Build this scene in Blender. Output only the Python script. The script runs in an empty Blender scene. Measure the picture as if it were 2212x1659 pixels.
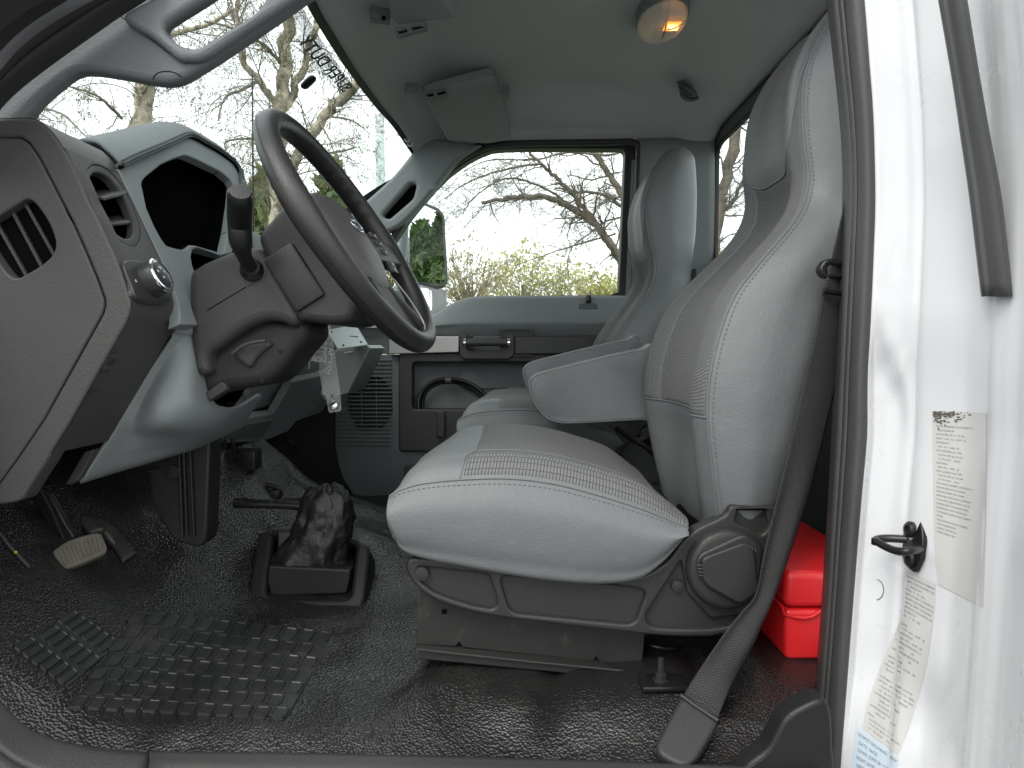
import bpy, bmesh, math, random
from mathutils import Vector, Matrix, Euler, noise
R = math.radians
SC = bpy.context.scene
COL = SC.collection

# ------------------------------------------------------------------ camera, world, sun, exposure
F, CX, CY, PITCH, CZ = 1468.0, 1106.0, 829.5, R(2.98), 1.75
cam = bpy.data.cameras.new('camera')
cam.sensor_fit = 'HORIZONTAL'
cam.angle = 2 * math.atan(CX / F)
cam.clip_start, cam.clip_end = 0.02, 2000
camo = bpy.data.objects.new('camera', cam)
COL.objects.link(camo)
camo.location = (0, 0, CZ)
camo.rotation_euler = (R(90) - PITCH, 0, 0)
SC.camera = camo

SUN_EL, SUN_AZ = R(48), R(215)          # azimuth measured clockwise from +Y
wd = bpy.data.worlds.new('World')
SC.world = wd
wd.use_nodes = True
nt = wd.node_tree
bg = nt.nodes['Background']
sky = nt.nodes.new('ShaderNodeTexSky')
sky.sky_type = 'NISHITA'
sky.sun_disc = False
sky.sun_elevation = SUN_EL
sky.sun_rotation = SUN_AZ
sky.air_density, sky.dust_density, sky.ozone_density = 1.0, 2.0, 1.0
# overcast: broad bright cloud sheets over the clear sky
tc = nt.nodes.new('ShaderNodeTexCoord')
nz = nt.nodes.new('ShaderNodeTexNoise')
nz.inputs['Scale'].default_value = 2.2
nz.inputs['Detail'].default_value = 6
nz.inputs['Roughness'].default_value = 0.55
nz.inputs['Distortion'].default_value = 0.4
mp = nt.nodes.new('ShaderNodeMapping')
mp.inputs['Scale'].default_value = (1, 1, 2.4)
rm = nt.nodes.new('ShaderNodeValToRGB')
rm.color_ramp.elements[0].position, rm.color_ramp.elements[1].position = 0.33, 0.62
rm.color_ramp.elements[0].color = (0.72, 0.72, 0.72, 1)
rm.color_ramp.elements[1].color = (1, 1, 1, 1)
mx = nt.nodes.new('ShaderNodeMixRGB')
mx.inputs[2].default_value = (12.5, 12.7, 12.6, 1)
nt.links.new(tc.outputs['Generated'], mp.inputs[0])
nt.links.new(mp.outputs[0], nz.inputs['Vector'])
nt.links.new(nz.outputs[0], rm.inputs[0])
nt.links.new(rm.outputs[0], mx.inputs[0])
nt.links.new(sky.outputs[0], mx.inputs[1])
nt.links.new(mx.outputs[0], bg.inputs[0])
bg.inputs[1].default_value = 0.13

sl = bpy.data.lights.new('sun', 'SUN')
sl.energy, sl.angle, sl.color = 1.2, R(25), (1, 0.96, 0.9)
so = bpy.data.objects.new('sun', sl)
COL.objects.link(so)
sd = Vector((math.sin(SUN_AZ) * math.cos(SUN_EL), math.cos(SUN_AZ) * math.cos(SUN_EL), math.sin(SUN_EL)))
so.rotation_euler = (-sd).to_track_quat('-Z', 'Y').to_euler()
so.location = sd * 50

vs = SC.view_settings
vs.view_transform, vs.look, vs.gamma, vs.use_curve_mapping = 'Standard', 'None', 1, False
vs.exposure = 0.68
SC.cycles.use_denoising = True
SC.cycles.max_bounces = 10
SC.cycles.diffuse_bounces = 6
SC.cycles.transparent_max_bounces = 24
SC.cycles.sample_clamp_indirect = 6

# ------------------------------------------------------------------ pixel rays (2212 x 1659 picture units)
FV = Vector((0, math.cos(PITCH), -math.sin(PITCH)))
UV_ = Vector((0, math.sin(PITCH), math.cos(PITCH)))
C0 = Vector((0, 0, CZ))
def ray(px, py):
    return FV + Vector((1, 0, 0)) * ((px - CX) / F) + UV_ * (-(py - CY) / F)
def P(px, py, Y):
    d = ray(px, py)
    return C0 + d * (Y / d.y)
def PZ(px, py, z):
    d = ray(px, py)
    return C0 + d * ((z - CZ) / d.z)
def PP(px, py, plane):
    o, n = plane
    d = ray(px, py)
    return C0 + d * ((o - C0).dot(n) / d.dot(n))
def tile(sx, sy):                       # 4x enlargements of the picture, origin in source pixels
    ox, oy = sx * 2212 / 2624, sy * 2212 / 2624
    return lambda *pts: [(ox + a / 4, oy + b / 4) for a, b in pts]
def plane3(a, b, c):
    n = (b - a).cross(c - a).normalized()
    return (a, n)

# ------------------------------------------------------------------ geometry helpers
def finish(me, smooth=40):
    if smooth is not None:
        me.polygons.foreach_set('use_smooth', [True] * len(me.polygons))
        me.set_sharp_from_angle(angle=R(smooth))
def link(name, me, mat=None, parent=None, smooth=40):
    finish(me, smooth)
    o = bpy.data.objects.new(name, me)
    COL.objects.link(o)
    if mat:
        me.materials.clear()
        me.materials.append(mat)
    if parent:
        put(o, parent)
    return o
def put(o, parent):
    o.parent = parent
    o.matrix_parent_inverse = world_of(parent).inverted()
def world_of(o):
    m = o.matrix_basis.copy()
    while o.parent:
        m = o.parent.matrix_basis @ o.matrix_parent_inverse @ m if False else o.parent.matrix_basis @ (o.matrix_parent_inverse @ m)
        o = o.parent
    return m
def tag(o, label=None, cat=None, group=None, kind=None):
    if label: o['label'] = label
    if cat: o['category'] = cat
    if group: o['group'] = group
    if kind: o['kind'] = kind
    return o
def thing(name, label, cat, loc=(0, 0, 0), group=None):
    o = bpy.data.objects.new(name, None)
    o.empty_display_size = 0.1
    COL.objects.link(o)
    o.location = loc
    return tag(o, label, cat, group, 'thing')
def mod_bevel(o, w=0.002, seg=2, ang=35):
    m = o.modifiers.new('bevel', 'BEVEL')
    m.width, m.segments, m.limit_method, m.angle_limit = w, seg, 'ANGLE', R(ang)
    return o
def mod_solid(o, t, off=-1):
    m = o.modifiers.new('solid', 'SOLIDIFY')
    m.thickness, m.offset = t, off
    return o
def mod_sub(o, n=1):
    m = o.modifiers.new('sub', 'SUBSURF')
    m.levels = m.render_levels = n
    return o

def crp(p, t, closed=False):
    n = len(p)
    if n == 1: return p[0]
    if closed:
        i = int(math.floor(t)); f = t - i
        g = lambda k: p[k % n]
    else:
        t = min(max(t, 0), n - 1)
        i = min(int(t), n - 2); f = t - i
        def g(k):
            if k < 0: return p[0] * 2 - p[1]
            if k >= n: return p[n - 1] * 2 - p[n - 2]
            return p[k]
    a, b, c, d = g(i - 1), g(i), g(i + 1), g(i + 2)
    return (b * 2 + (c - a) * f + (a * 2 - b * 5 + c * 4 - d) * f * f + (b * 3 - a - c * 3 + d) * f * f * f) * 0.5
def curve(p, n, closed=False):
    """n points evenly spaced by length on a Catmull-Rom curve through p"""
    p = [Vector(q) for q in p]
    m = len(p) if closed else len(p) - 1
    k = max(8 * m, 4 * n)
    s = [crp(p, m * i / k, closed) for i in range(k + 1)]
    L = [0]
    for a, b in zip(s, s[1:]): L.append(L[-1] + (b - a).length)
    out, j = [], 0
    cnt = n if closed else n - 1
    for i in range(n):
        tgt = L[-1] * i / cnt
        while j < k - 1 and L[j + 1] < tgt: j += 1
        f = (tgt - L[j]) / max(1e-9, L[j + 1] - L[j])
        out.append(s[j].lerp(s[j + 1], f))
    return out
def rnd(pts, r, seg=5, closed=True):
    """round the corners of a polyline; r is one radius or a list"""
    pts = [Vector(q) for q in pts]
    n = len(pts); out = []
    for i, p in enumerate(pts):
        ri = r[i] if isinstance(r, (list, tuple)) else r
        if ri <= 0 or (not closed and i in (0, n - 1)):
            out.append(p); continue
        a, b = pts[i - 1] - p, pts[(i + 1) % n] - p
        d = min(ri, a.length * .48, b.length * .48)
        s, e = p + a.normalized() * d, p + b.normalized() * d
        for k in range(seg + 1):
            t = k / seg
            out.append(s * (1 - t) ** 2 + p * 2 * t * (1 - t) + e * t * t)
    return out
def sheet_mesh(name, rows, nu, nv, closed_v=False, closed_u=False, lin_u=False):
    rows = [[Vector(q) for q in r] for r in rows]
    m = len(rows[0])
    tv = [(m if closed_v else m - 1) * j / (nv if closed_v else nv - 1) for j in range(nv)]
    fine = [[crp(r, t, closed_v) for t in tv] for r in rows]
    k = len(rows)
    tu = [(k if closed_u else k - 1) * i / (nu if closed_u else nu - 1) for i in range(nu)]
    V = []
    for t in tu:
        for j in range(nv):
            col = [f[j] for f in fine]
            if lin_u:
                i0 = min(int(t), k - 2)
                V.append(col[i0].lerp(col[i0 + 1], t - i0))
            else:
                V.append(crp(col, t, closed_u))
    return grid_mesh(name, V, nu, nv, closed_u, closed_v)
def grid_mesh(name, V, nu, nv, closed_u=False, closed_v=False):
    me = bpy.data.meshes.new(name)
    Fc = []
    for i in range(nu if closed_u else nu - 1):
        for j in range(nv if closed_v else nv - 1):
            a, b = i * nv + j, i * nv + (j + 1) % nv
            c, d = ((i + 1) % nu) * nv + (j + 1) % nv, ((i + 1) % nu) * nv + j
            Fc.append((a, b, c, d))
    me.from_pydata([tuple(v) for v in V], [], Fc)
    # UV in metres along the two directions
    uv = me.uv_layers.new(name='uv')
    mi, mj = nu // 2, nv // 2
    Lu, Lv = [0], [0]
    for i in range(nu): Lu.append(Lu[-1] + (V[((i + 1) % nu) * nv + mj] - V[i * nv + mj]).length)
    for j in range(nv): Lv.append(Lv[-1] + (V[mi * nv + (j + 1) % nv] - V[mi * nv + j]).length)
    li = 0
    for i in range(nu if closed_u else nu - 1):
        for j in range(nv if closed_v else nv - 1):
            for (a, b) in ((i, j), (i, j + 1), (i + 1, j + 1), (i + 1, j)):
                uv.data[li].uv = (Lu[a], Lv[b]); li += 1
    return me
def sheet(name, rows, mat, parent=None, nu=24, nv=24, thick=0, off=-1, smooth=60, **kw):
    o = link(name, sheet_mesh(name, rows, nu, nv, **kw), mat, parent, smooth)
    if thick: mod_solid(o, thick, off)
    return o
def loft(name, loops, mat, parent=None, cap=True, smooth=50, closed_u=False):
    """loops: equally long closed rings of points"""
    n, m = len(loops[0]), len(loops)
    V = [Vector(q) for r in loops for q in r]
    me = grid_mesh(name, V, m, n, closed_u, True)
    if cap and not closed_u:
        bm = bmesh.new(); bm.from_mesh(me); bm.verts.ensure_lookup_table()
        bm.faces.new([bm.verts[i] for i in range(n)][::-1])
        bm.faces.new([bm.verts[(m - 1) * n + i] for i in range(n)])
        bmesh.ops.recalc_face_normals(bm, faces=bm.faces)
        bm.to_mesh(me); bm.free()
    return link(name, me, mat, parent, smooth)
def tube_mesh(name, pts, rad, seg=10, closed=False, cap=True, flat=1.0, up=None):
    pts = [Vector(p) for p in pts]
    n = len(pts)
    rad = rad if isinstance(rad, (list, tuple)) else [rad] * n
    V = []
    prev = None
    for i, p in enumerate(pts):
        a = pts[i - 1] if (i or closed) else p
        b = pts[(i + 1) % n] if (i < n - 1 or closed) else p
        t = (b - a).normalized()
        if prev is None:
            u = Vector(up) if up else (Vector((0, 0, 1)) if abs(t.z) < .9 else Vector((1, 0, 0)))
        else: u = prev
        s = t.cross(u)
        if s.length < 1e-6: s = t.cross(Vector((0.3, 0.9, 0.1)))
        s.normalize(); u = s.cross(t).normalized(); prev = u
        for k in range(seg):
            an = 2 * math.pi * k / seg
            V.append(p + s * math.cos(an) * rad[i] + u * math.sin(an) * rad[i] * flat)
    me = grid_mesh(name, V, n, seg, closed, True)
    if cap and not closed:
        bm = bmesh.new(); bm.from_mesh(me); bm.verts.ensure_lookup_table()
        bm.faces.new([bm.verts[i] for i in range(seg)][::-1])
        bm.faces.new([bm.verts[(n - 1) * seg + i] for i in range(seg)])
        bm.to_mesh(me); bm.free()
    bm = bmesh.new(); bm.from_mesh(me)
    bmesh.ops.recalc_face_normals(bm, faces=bm.faces)
    bm.to_mesh(me); bm.free()
    return me
def tube(name, pts, rad, mat, parent=None, seg=10, closed=False, flat=1.0, up=None, n=None):
    if n: pts = curve(pts, n, closed)
    return link(name, tube_mesh(name, pts, rad, seg, closed, True, flat, up), mat, parent, 50)
def lathe(name, prof, mat, parent=None, org=(0, 0, 0), axis=(0, 0, 1), seg=32, smooth=35):
    """prof: (radius, height along axis) pairs"""
    ax = Vector(axis).normalized()
    s = ax.cross(Vector((0, 0, 1)) if abs(ax.z) < .9 else Vector((1, 0, 0))).normalized()
    u = s.cross(ax)
    o = Vector(org)
    loops = [[o + ax * h + (s * math.cos(2 * math.pi * k / seg) + u * math.sin(2 * math.pi * k / seg)) * max(r, 1e-4) for k in range(seg)] for r, h in prof]
    return loft(name, loops, mat, parent, True, smooth)
def box(name, c, size, mat, parent=None, rot=None, bev=0.002):
    me = bpy.data.meshes.new(name)
    bm = bmesh.new()
    bmesh.ops.create_cube(bm, size=1)
    M = Matrix.Translation(c) @ (rot.to_4x4() if rot is not None else Matrix()) @ Matrix.Diagonal((*size, 1))
    bm.transform(M)
    if bev: bmesh.ops.bevel(bm, geom=bm.edges[:], offset=bev, segments=2, affect='EDGES', profile=.5)
    bm.to_mesh(me); bm.free()
    return link(name, me, mat, parent, 30)
def frame_of(o, n, up=Vector((0, 0, 1))):
    n = n.normalized()
    x = up.cross(n)
    if x.length < 1e-4: x = Vector((1, 0, 0))
    x.normalize(); y = n.cross(x)
    M = Matrix((x, y, n)).transposed().to_4x4()
    M.translation = o
    return M
def plate(name, outer, holes, mat, parent=None, thick=0.004, bev=0.0, plane=None, back=True, smooth=35):
    """flat outline (3D points lying in a plane) with holes, given a thickness away from the camera"""
    outer = [Vector(q) for q in outer]
    if plane is None:
        c = sum(outer, Vector()) / len(outer)
        n = Vector()
        for a, b in zip(outer, outer[1:] + outer[:1]): n += (a - c).cross(b - c)
        o, n = c, n.normalized()
    else:
        o, n = plane
    if n.dot(C0 - o) < 0: n = -n
    M = frame_of(o, n)
    Mi = M.inverted()
    rings = [outer] + [list(h) for h in holes]
    L2 = []
    for ring in rings:
        q = [Mi @ Vector(p) for p in ring]
        q = [Vector((p.x, p.y)) for p in q]
        c = [q[0]]
        for p in q[1:]:
            if (p - c[-1]).length > 2e-4: c.append(p)
        if (c[0] - c[-1]).length < 2e-4: c.pop()
        L2.append(c)
    def inset(c, d, hole):
        n_ = len(c)
        ar = sum(c[i].x * c[(i + 1) % n_].y - c[(i + 1) % n_].x * c[i].y for i in range(n_))
        sg = (1 if ar > 0 else -1) * (-1 if hole else 1)
        out = []
        for i in range(n_):
            e1, e2 = (c[i] - c[i - 1]).normalized(), (c[(i + 1) % n_] - c[i]).normalized()
            n1, n2 = Vector((-e1.y, e1.x)), Vector((-e2.y, e2.x))
            m = (n1 + n2)
            k = max(.35, 1 + n1.dot(n2))
            out.append(c[i] + m / k * (d * sg))
        return out
    bev = min(bev, thick * .9)
    seg = 4 if bev > .0025 else 2
    prof = [(bev * (1 - math.sin(t * math.pi / 2 / seg)), -bev * (1 - math.cos(t * math.pi / 2 / seg))) for t in range(seg + 1)] if bev else [(0, 0)]
    prof = [(bev - x if False else x, z) for x, z in prof]
    # profile from the front cap (inset by bev, z 0) over the rounded edge to the back
    prof = [(bev * (1 - math.sin(t / seg * math.pi / 2)), -bev * (1 - math.cos(t / seg * math.pi / 2))) for t in range(seg + 1)] + [(0, -thick)] if bev else [(0, 0), (0, -thick)]
    bm = bmesh.new()
    z0 = 0 if back else thick
    for ri, c in enumerate(L2):
        prev = None
        for d, z in prof:
            r_ = inset(c, d, ri > 0) if d else c
            vs_ = [bm.verts.new((p.x, p.y, z + z0)) for p in r_]
            if prev:
                for i in range(len(vs_)):
                    f = bm.faces.new((prev[i - 1], prev[i], vs_[i], vs_[i - 1])); f.smooth = True
            prev = vs_
    nside = len(bm.faces)
    for z, d in ((z0, bev), (z0 - thick, 0)):
        cu = bpy.data.curves.new(name, 'CURVE')
        cu.dimensions, cu.fill_mode = '2D', 'FRONT'
        for ri, c in enumerate(L2):
            r_ = inset(c, d, ri > 0) if d else c
            sp = cu.splines.new('POLY'); sp.points.add(len(r_) - 1)
            for pt, p in zip(sp.points, r_): pt.co = (p.x, p.y, 0, 1)
            sp.use_cyclic_u = True
        tmp = bpy.data.objects.new(name, cu); COL.objects.link(tmp)
        me = bpy.data.meshes.new_from_object(tmp.evaluated_get(bpy.context.evaluated_depsgraph_get()))
        bpy.data.objects.remove(tmp)
        me.transform(Matrix.Translation((0, 0, z)))
        k0 = len(bm.faces)
        bm.from_mesh(me); bm.faces.ensure_lookup_table()
        for f in bm.faces[k0:]:
            f.smooth = False
            if (f.normal.z < 0) == (z == z0): f.normal_flip()
        bpy.data.meshes.remove(me)
    # side walls face outwards
    bm.faces.ensure_lookup_table()
    me = bpy.data.meshes.new(name)
    bm.transform(M)
    bm.to_mesh(me); bm.free()
    fl_ = [p.use_smooth for p in me.polygons]
    me.set_sharp_from_angle(angle=R(50))
    ob = bpy.data.objects.new(name, me); COL.objects.link(ob)
    if mat: me.materials.append(mat)
    if parent: put(ob, parent)
    return ob
def text(name, body, size, M, mat, parent=None, ext=0.0004, align='CENTER', sx=1.0, sh=0.0, spacing=1.0, bold=0.0):
    cu = bpy.data.curves.new(name, 'FONT')
    cu.body, cu.size, cu.extrude, cu.align_x, cu.align_y, cu.shear = body, size, ext, align, 'CENTER', sh
    cu.space_line = spacing
    cu.offset = bold
    tmp = bpy.data.objects.new(name, cu)
    COL.objects.link(tmp)
    dg = bpy.context.evaluated_depsgraph_get()
    me = bpy.data.meshes.new_from_object(tmp.evaluated_get(dg))
    bpy.data.objects.remove(tmp)
    me.transform(M @ Matrix.Diagonal((sx, 1, 1, 1)))
    return link(name, me, mat, parent, None)
def join(name, objs, mat=None, parent=None):
    """merge the meshes of helper pieces into one part"""
    bm = bmesh.new()
    for o in objs:
        dg = bpy.context.evaluated_depsgraph_get()
        me = bpy.data.meshes.new_from_object(o.evaluated_get(dg))
        bm.from_mesh(me)
    m0 = objs[0].data.materials[0] if len(objs[0].data.materials) else None
    me = bpy.data.meshes.new(name)
    bm.to_mesh(me); bm.free()
    for o in objs: bpy.data.objects.remove(o)
    return link(name, me, mat or m0, parent, 40)

# ------------------------------------------------------------------ materials
MATS = {}
def mat(name, col, rough=0.5, metal=0.0, spec=0.5, bump=None, vary=0.0, vary_scale=4.0, coat=0, sheen=0, dirt=None):
    """bump: list of (kind, scale per metre, height in metres)"""
    m = bpy.data.materials.new(name)
    m.use_nodes = True
    t = m.node_tree
    b = t.nodes['Principled BSDF']
    b.inputs['Base Color'].default_value = (*col, 1)
    b.inputs['Roughness'].default_value = rough
    b.inputs['Metallic'].default_value = metal
    b.inputs['Specular IOR Level'].default_value = spec
    b.inputs['Coat Weight'].default_value = coat
    if sheen: b.inputs['Sheen Weight'].default_value = sheen
    co = t.nodes.new('ShaderNodeTexCoord')
    L = t.links.new
    if vary or dirt:
        n1 = t.nodes.new('ShaderNodeTexNoise')
        n1.inputs['Scale'].default_value = vary_scale
        n1.inputs['Detail'].default_value = 7
        n1.inputs['Roughness'].default_value = 0.65
        L(co.outputs['Object'], n1.inputs['Vector'])
        r = t.nodes.new('ShaderNodeMapRange')
        r.inputs[1].default_value, r.inputs[2].default_value = 0.3, 0.7
        r.inputs[3].default_value, r.inputs[4].default_value = 1 - vary, 1 + vary
        L(n1.outputs[0], r.inputs[0])
        mu = t.nodes.new('ShaderNodeMixRGB'); mu.blend_type = 'MULTIPLY'; mu.inputs[0].default_value = 1
        mu.inputs[1].default_value = (*col, 1)
        L(r.outputs[0], mu.inputs[2])
        out = mu.outputs[0]
        if dirt:
            dcol, dsc, lo, hi, amt = dirt
            n2 = t.nodes.new('ShaderNodeTexNoise')
            n2.inputs['Scale'].default_value = dsc
            n2.inputs['Detail'].default_value = 9
            n2.inputs['Roughness'].default_value = 0.7
            L(co.outputs['Object'], n2.inputs['Vector'])
            r2 = t.nodes.new('ShaderNodeMapRange')
            r2.inputs[1].default_value, r2.inputs[2].default_value = lo, hi
            r2.inputs[3].default_value, r2.inputs[4].default_value = 0, amt
            L(n2.outputs[0], r2.inputs[0])
            md = t.nodes.new('ShaderNodeMixRGB'); md.inputs[2].default_value = (*dcol, 1)
            L(r2.outputs[0], md.inputs[0]); L(out, md.inputs[1])
            out = md.outputs[0]
        L(out, b.inputs['Base Color'])
        rr = t.nodes.new('ShaderNodeMapRange')
        rr.inputs[1].default_value, rr.inputs[2].default_value = 0.3, 0.7
        rr.inputs[3].default_value, rr.inputs[4].default_value = max(0.02, rough - .07), min(1, rough + .07)
        L(n1.outputs[0], rr.inputs[0]); L(rr.outputs[0], b.inputs['Roughness'])
    last = None
    for kind, sc, h in (bump or []):
        src = co.outputs['UV'] if kind.startswith('uv') else co.outputs['Object']
        if kind.endswith('grain'):
            x = t.nodes.new('ShaderNodeTexVoronoi'); x.feature = 'SMOOTH_F1'
            x.inputs['Scale'].default_value = sc
            x.inputs['Smoothness'].default_value = 0.35
            L(src, x.inputs['Vector']); hv = x.outputs['Distance']
        elif kind.endswith('noise'):
            x = t.nodes.new('ShaderNodeTexNoise'); x.inputs['Scale'].default_value = sc
            x.inputs['Detail'].default_value = 4
            L(src, x.inputs['Vector']); hv = x.outputs[0]
        elif kind.endswith('weave') or kind.endswith('rib'):
            mpn = t.nodes.new('ShaderNodeMapping'); mpn.inputs['Scale'].default_value = (sc, sc, sc)
            L(src, mpn.inputs[0])
            x = t.nodes.new('ShaderNodeTexBrick')
            x.inputs['Scale'].default_value = 1
            x.inputs['Color1'].default_value = x.inputs['Color2'].default_value = (1, 1, 1, 1)
            x.inputs['Mortar'].default_value = (0, 0, 0, 1)
            x.inputs['Mortar Size'].default_value = 0.15
            x.inputs['Mortar Smooth'].default_value = 1
            x.inputs['Brick Width'].default_value = 1.0
            x.inputs['Row Height'].default_value = 0.5
            if kind.endswith('rib'): x.offset = 0; x.inputs['Brick Width'].default_value = 1.0; x.inputs['Row Height'].default_value = 2.5
            L(mpn.outputs[0], x.inputs['Vector']); hv = x.outputs[0]
            if sc < 200:
                pm = t.nodes.new('ShaderNodeMapRange'); pm.inputs[3].default_value = .45 if kind.endswith('weave') else .68; pm.inputs[4].default_value = 1.08
                L(hv, pm.inputs[0])
                pc = t.nodes.new('ShaderNodeMixRGB'); pc.blend_type = 'MULTIPLY'; pc.inputs[0].default_value = 1
                pc.inputs[1].default_value = (*col, 1)
                if b.inputs['Base Color'].is_linked: L(b.inputs['Base Color'].links[0].from_socket, pc.inputs[1])
                L(pm.outputs[0], pc.inputs[2]); L(pc.outputs[0], b.inputs['Base Color'])
        bn = t.nodes.new('ShaderNodeBump')
        bn.inputs['Strength'].default_value = 1
        bn.inputs['Distance'].default_value = h
        L(hv, bn.inputs['Height'])
        if last: L(last, bn.inputs['Normal'])
        last = bn.outputs[0]
    if last: L(last, b.inputs['Normal'])
    MATS[name] = m
    return m
def glass_mat(name, tint=(1, 1, 1), refl=0.06, rough=0.0):
    m = bpy.data.materials.new(name)
    m.use_nodes = True
    t = m.node_tree
    t.nodes.remove(t.nodes['Principled BSDF'])
    tr = t.nodes.new('ShaderNodeBsdfTransparent'); tr.inputs[0].default_value = (*tint, 1)
    gl = t.nodes.new('ShaderNodeBsdfGlossy'); gl.inputs['Roughness'].default_value = rough
    fr = t.nodes.new('ShaderNodeFresnel'); fr.inputs['IOR'].default_value = 1.3
    mi = t.nodes.new('ShaderNodeMixShader')
    ge = t.nodes.new('ShaderNodeNewGeometry'); sb = t.nodes.new('ShaderNodeMath'); sb.operation = 'SUBTRACT'; sb.inputs[0].default_value = 1
    ml = t.nodes.new('ShaderNodeMath'); ml.operation = 'MULTIPLY'
    t.links.new(ge.outputs['Backfacing'], sb.inputs[1]); t.links.new(fr.outputs[0], ml.inputs[0]); t.links.new(sb.outputs[0], ml.inputs[1])
    t.links.new(ml.outputs[0], mi.inputs[0]); t.links.new(tr.outputs[0], mi.inputs[1]); t.links.new(gl.outputs[0], mi.inputs[2])
    t.links.new(mi.outputs[0], t.nodes['Material Output'].inputs[0])
    return m

M_vinyl = mat('seat_vinyl', (0.128, 0.138, 0.141), .5, spec=.4, bump=[('grain', 420, .0004), ('noise', 22, .002)], vary=.05, vary_scale=6)
M_mesh = mat('seat_mesh', (0.128, 0.132, 0.132), .75, bump=[('uvweave', 98, .0022)], vary=.05, sheen=.1)
M_rib = mat('seat_ribbed_mesh', (0.128, 0.132, 0.132), .75, bump=[('uvrib', 195, .0014)], vary=.05)
M_thread = mat('thread', (0.13, 0.14, 0.15), .6)
M_dkplas = mat('dark_plastic', (0.046, 0.0445, 0.0445), .48, spec=.3, bump=[('grain', 300, .0004)], vary=.06)
M_weave = mat('dark_woven_plastic', (0.060, 0.058, 0.0575), .5, spec=.3, bump=[('grain', 420, .0004)], vary=.05)
M_black = mat('black_plastic', (0.014, 0.014, 0.0145), .42, spec=.35, bump=[('grain', 350, .0003)], vary=.1)
M_blacks = mat('smooth_black', (0.010, 0.010, 0.0105), .3, spec=.4)
M_void = mat('dark_recess', (0.005, 0.005, 0.005), .9, spec=0.0)
M_grey = mat('grey_plastic', (0.20, 0.220, 0.223), .7, spec=.3, bump=[('grain', 420, .00025)], vary=.04)
M_greyg = mat('grey_grained_plastic', (0.108, 0.119, 0.121), .65, spec=.2, bump=[('grain', 260, .0006)], vary=.05)
M_column = mat('column_plastic', (0.050, 0.0485, 0.048), .5, spec=.3, bump=[('grain', 500, .0003)], vary=.05)
M_leather = mat('wheel_leather', (0.022, 0.021, 0.021), .36, bump=[('grain', 650, .0004)], vary=.1)
M_airbag = mat('airbag_cover', (0.075, 0.073, 0.071), .42, bump=[('grain', 380, .0005)])
M_rubber = mat('rubber_seal', (0.02, 0.02, 0.021), .5, bump=[('noise', 300, .0005)], vary=.15)
M_floor = mat('floor_vinyl', (0.012, 0.0118, 0.0115), .24, spec=.7, bump=[('grain', 265, .0012), ('noise', 9, .009)], vary=.2,
              dirt=((0.06, 0.05, 0.04), 5.0, .55, .85, .4))
M_floormat = mat('floor_mat_rubber', (0.015, 0.016, 0.0165), .38, bump=[('noise', 300, .0006)], vary=.25,
                 dirt=((0.075, 0.06, 0.048), 7.0, .5, .8, .4))
M_head = mat('headliner_cloth', (0.45, 0.455, 0.458), .95, spec=.2, bump=[('noise', 700, .0008)], vary=.04)
M_white = mat('white_paint', (0.66, 0.67, 0.69), .3, coat=.35, vary=.015, dirt=((0.35, 0.33, 0.28), 9.0, .72, .95, .05))
M_belt = mat('belt_webbing', (0.052, 0.0515, 0.052), .62, spec=.25, bump=[('uvweave', 190, .0010)], vary=.08)
M_steel = mat('dark_steel', (0.024, 0.0235, 0.023), .5, .1, spec=.3, vary=.2, dirt=((0.09, 0.07, 0.055), 30, .58, .75, .5))
M_chrome = mat('chrome', (0.8, 0.8, 0.82), .12, 1.0)
M_alu = mat('brushed_silver', (0.42, 0.41, 0.40), .38, .6)
M_red = mat('red_plastic', (0.62, 0.014, 0.018), .36, vary=.04, vary_scale=8)
M_pedal = mat('worn_pedal_rubber', (0.10, 0.09, 0.075), .75, vary=.3, vary_scale=30, bump=[('noise', 200, .001)])
M_paper = mat('label_paper', (0.55, 0.55, 0.54), .55, vary=.04)
M_paperb = mat('blue_label_paper', (0.52, 0.62, 0.70), .5, vary=.04)
M_ink = mat('faded_ink', (0.16, 0.16, 0.165), .7)
M_inkd = mat('dark_ink', (0.05, 0.05, 0.055), .7)
M_boot = mat('leatherette_boot', (0.012, 0.0118, 0.0118), .36, spec=.4, bump=[('grain', 500, .0003), ('noise', 30, .005)])
M_glass = glass_mat('window_glass', (.93, .97, .96))
M_wsglass = glass_mat('windshield_glass', (.72, .78, .78))
M_mirror = mat('mirror_glass', (0.92, 0.94, 0.94), .01, 1.0)
# ================================================================== setting: ground outside, cab floor, headliner, rear wall
def S(o, kind='structure'):
    o['kind'] = kind
    return o
M_asph = mat('asphalt', (0.15, 0.15, 0.148), .9, bump=[('noise', 60, .01)], vary=.15)
M_grass = mat('lawn', (0.07, 0.11, 0.03), .9, vary=.3, vary_scale=.8)
S(link('ground', grid_mesh('ground', [Vector((x, y, 0)) for x in (-400, 400) for y in (-400, 400)], 2, 2), M_asph))
S(link('lawn', grid_mesh('lawn', [Vector((x, y, .06)) for x in (-60, 70) for y in (4.6, 60)], 2, 2), M_grass))

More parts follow.
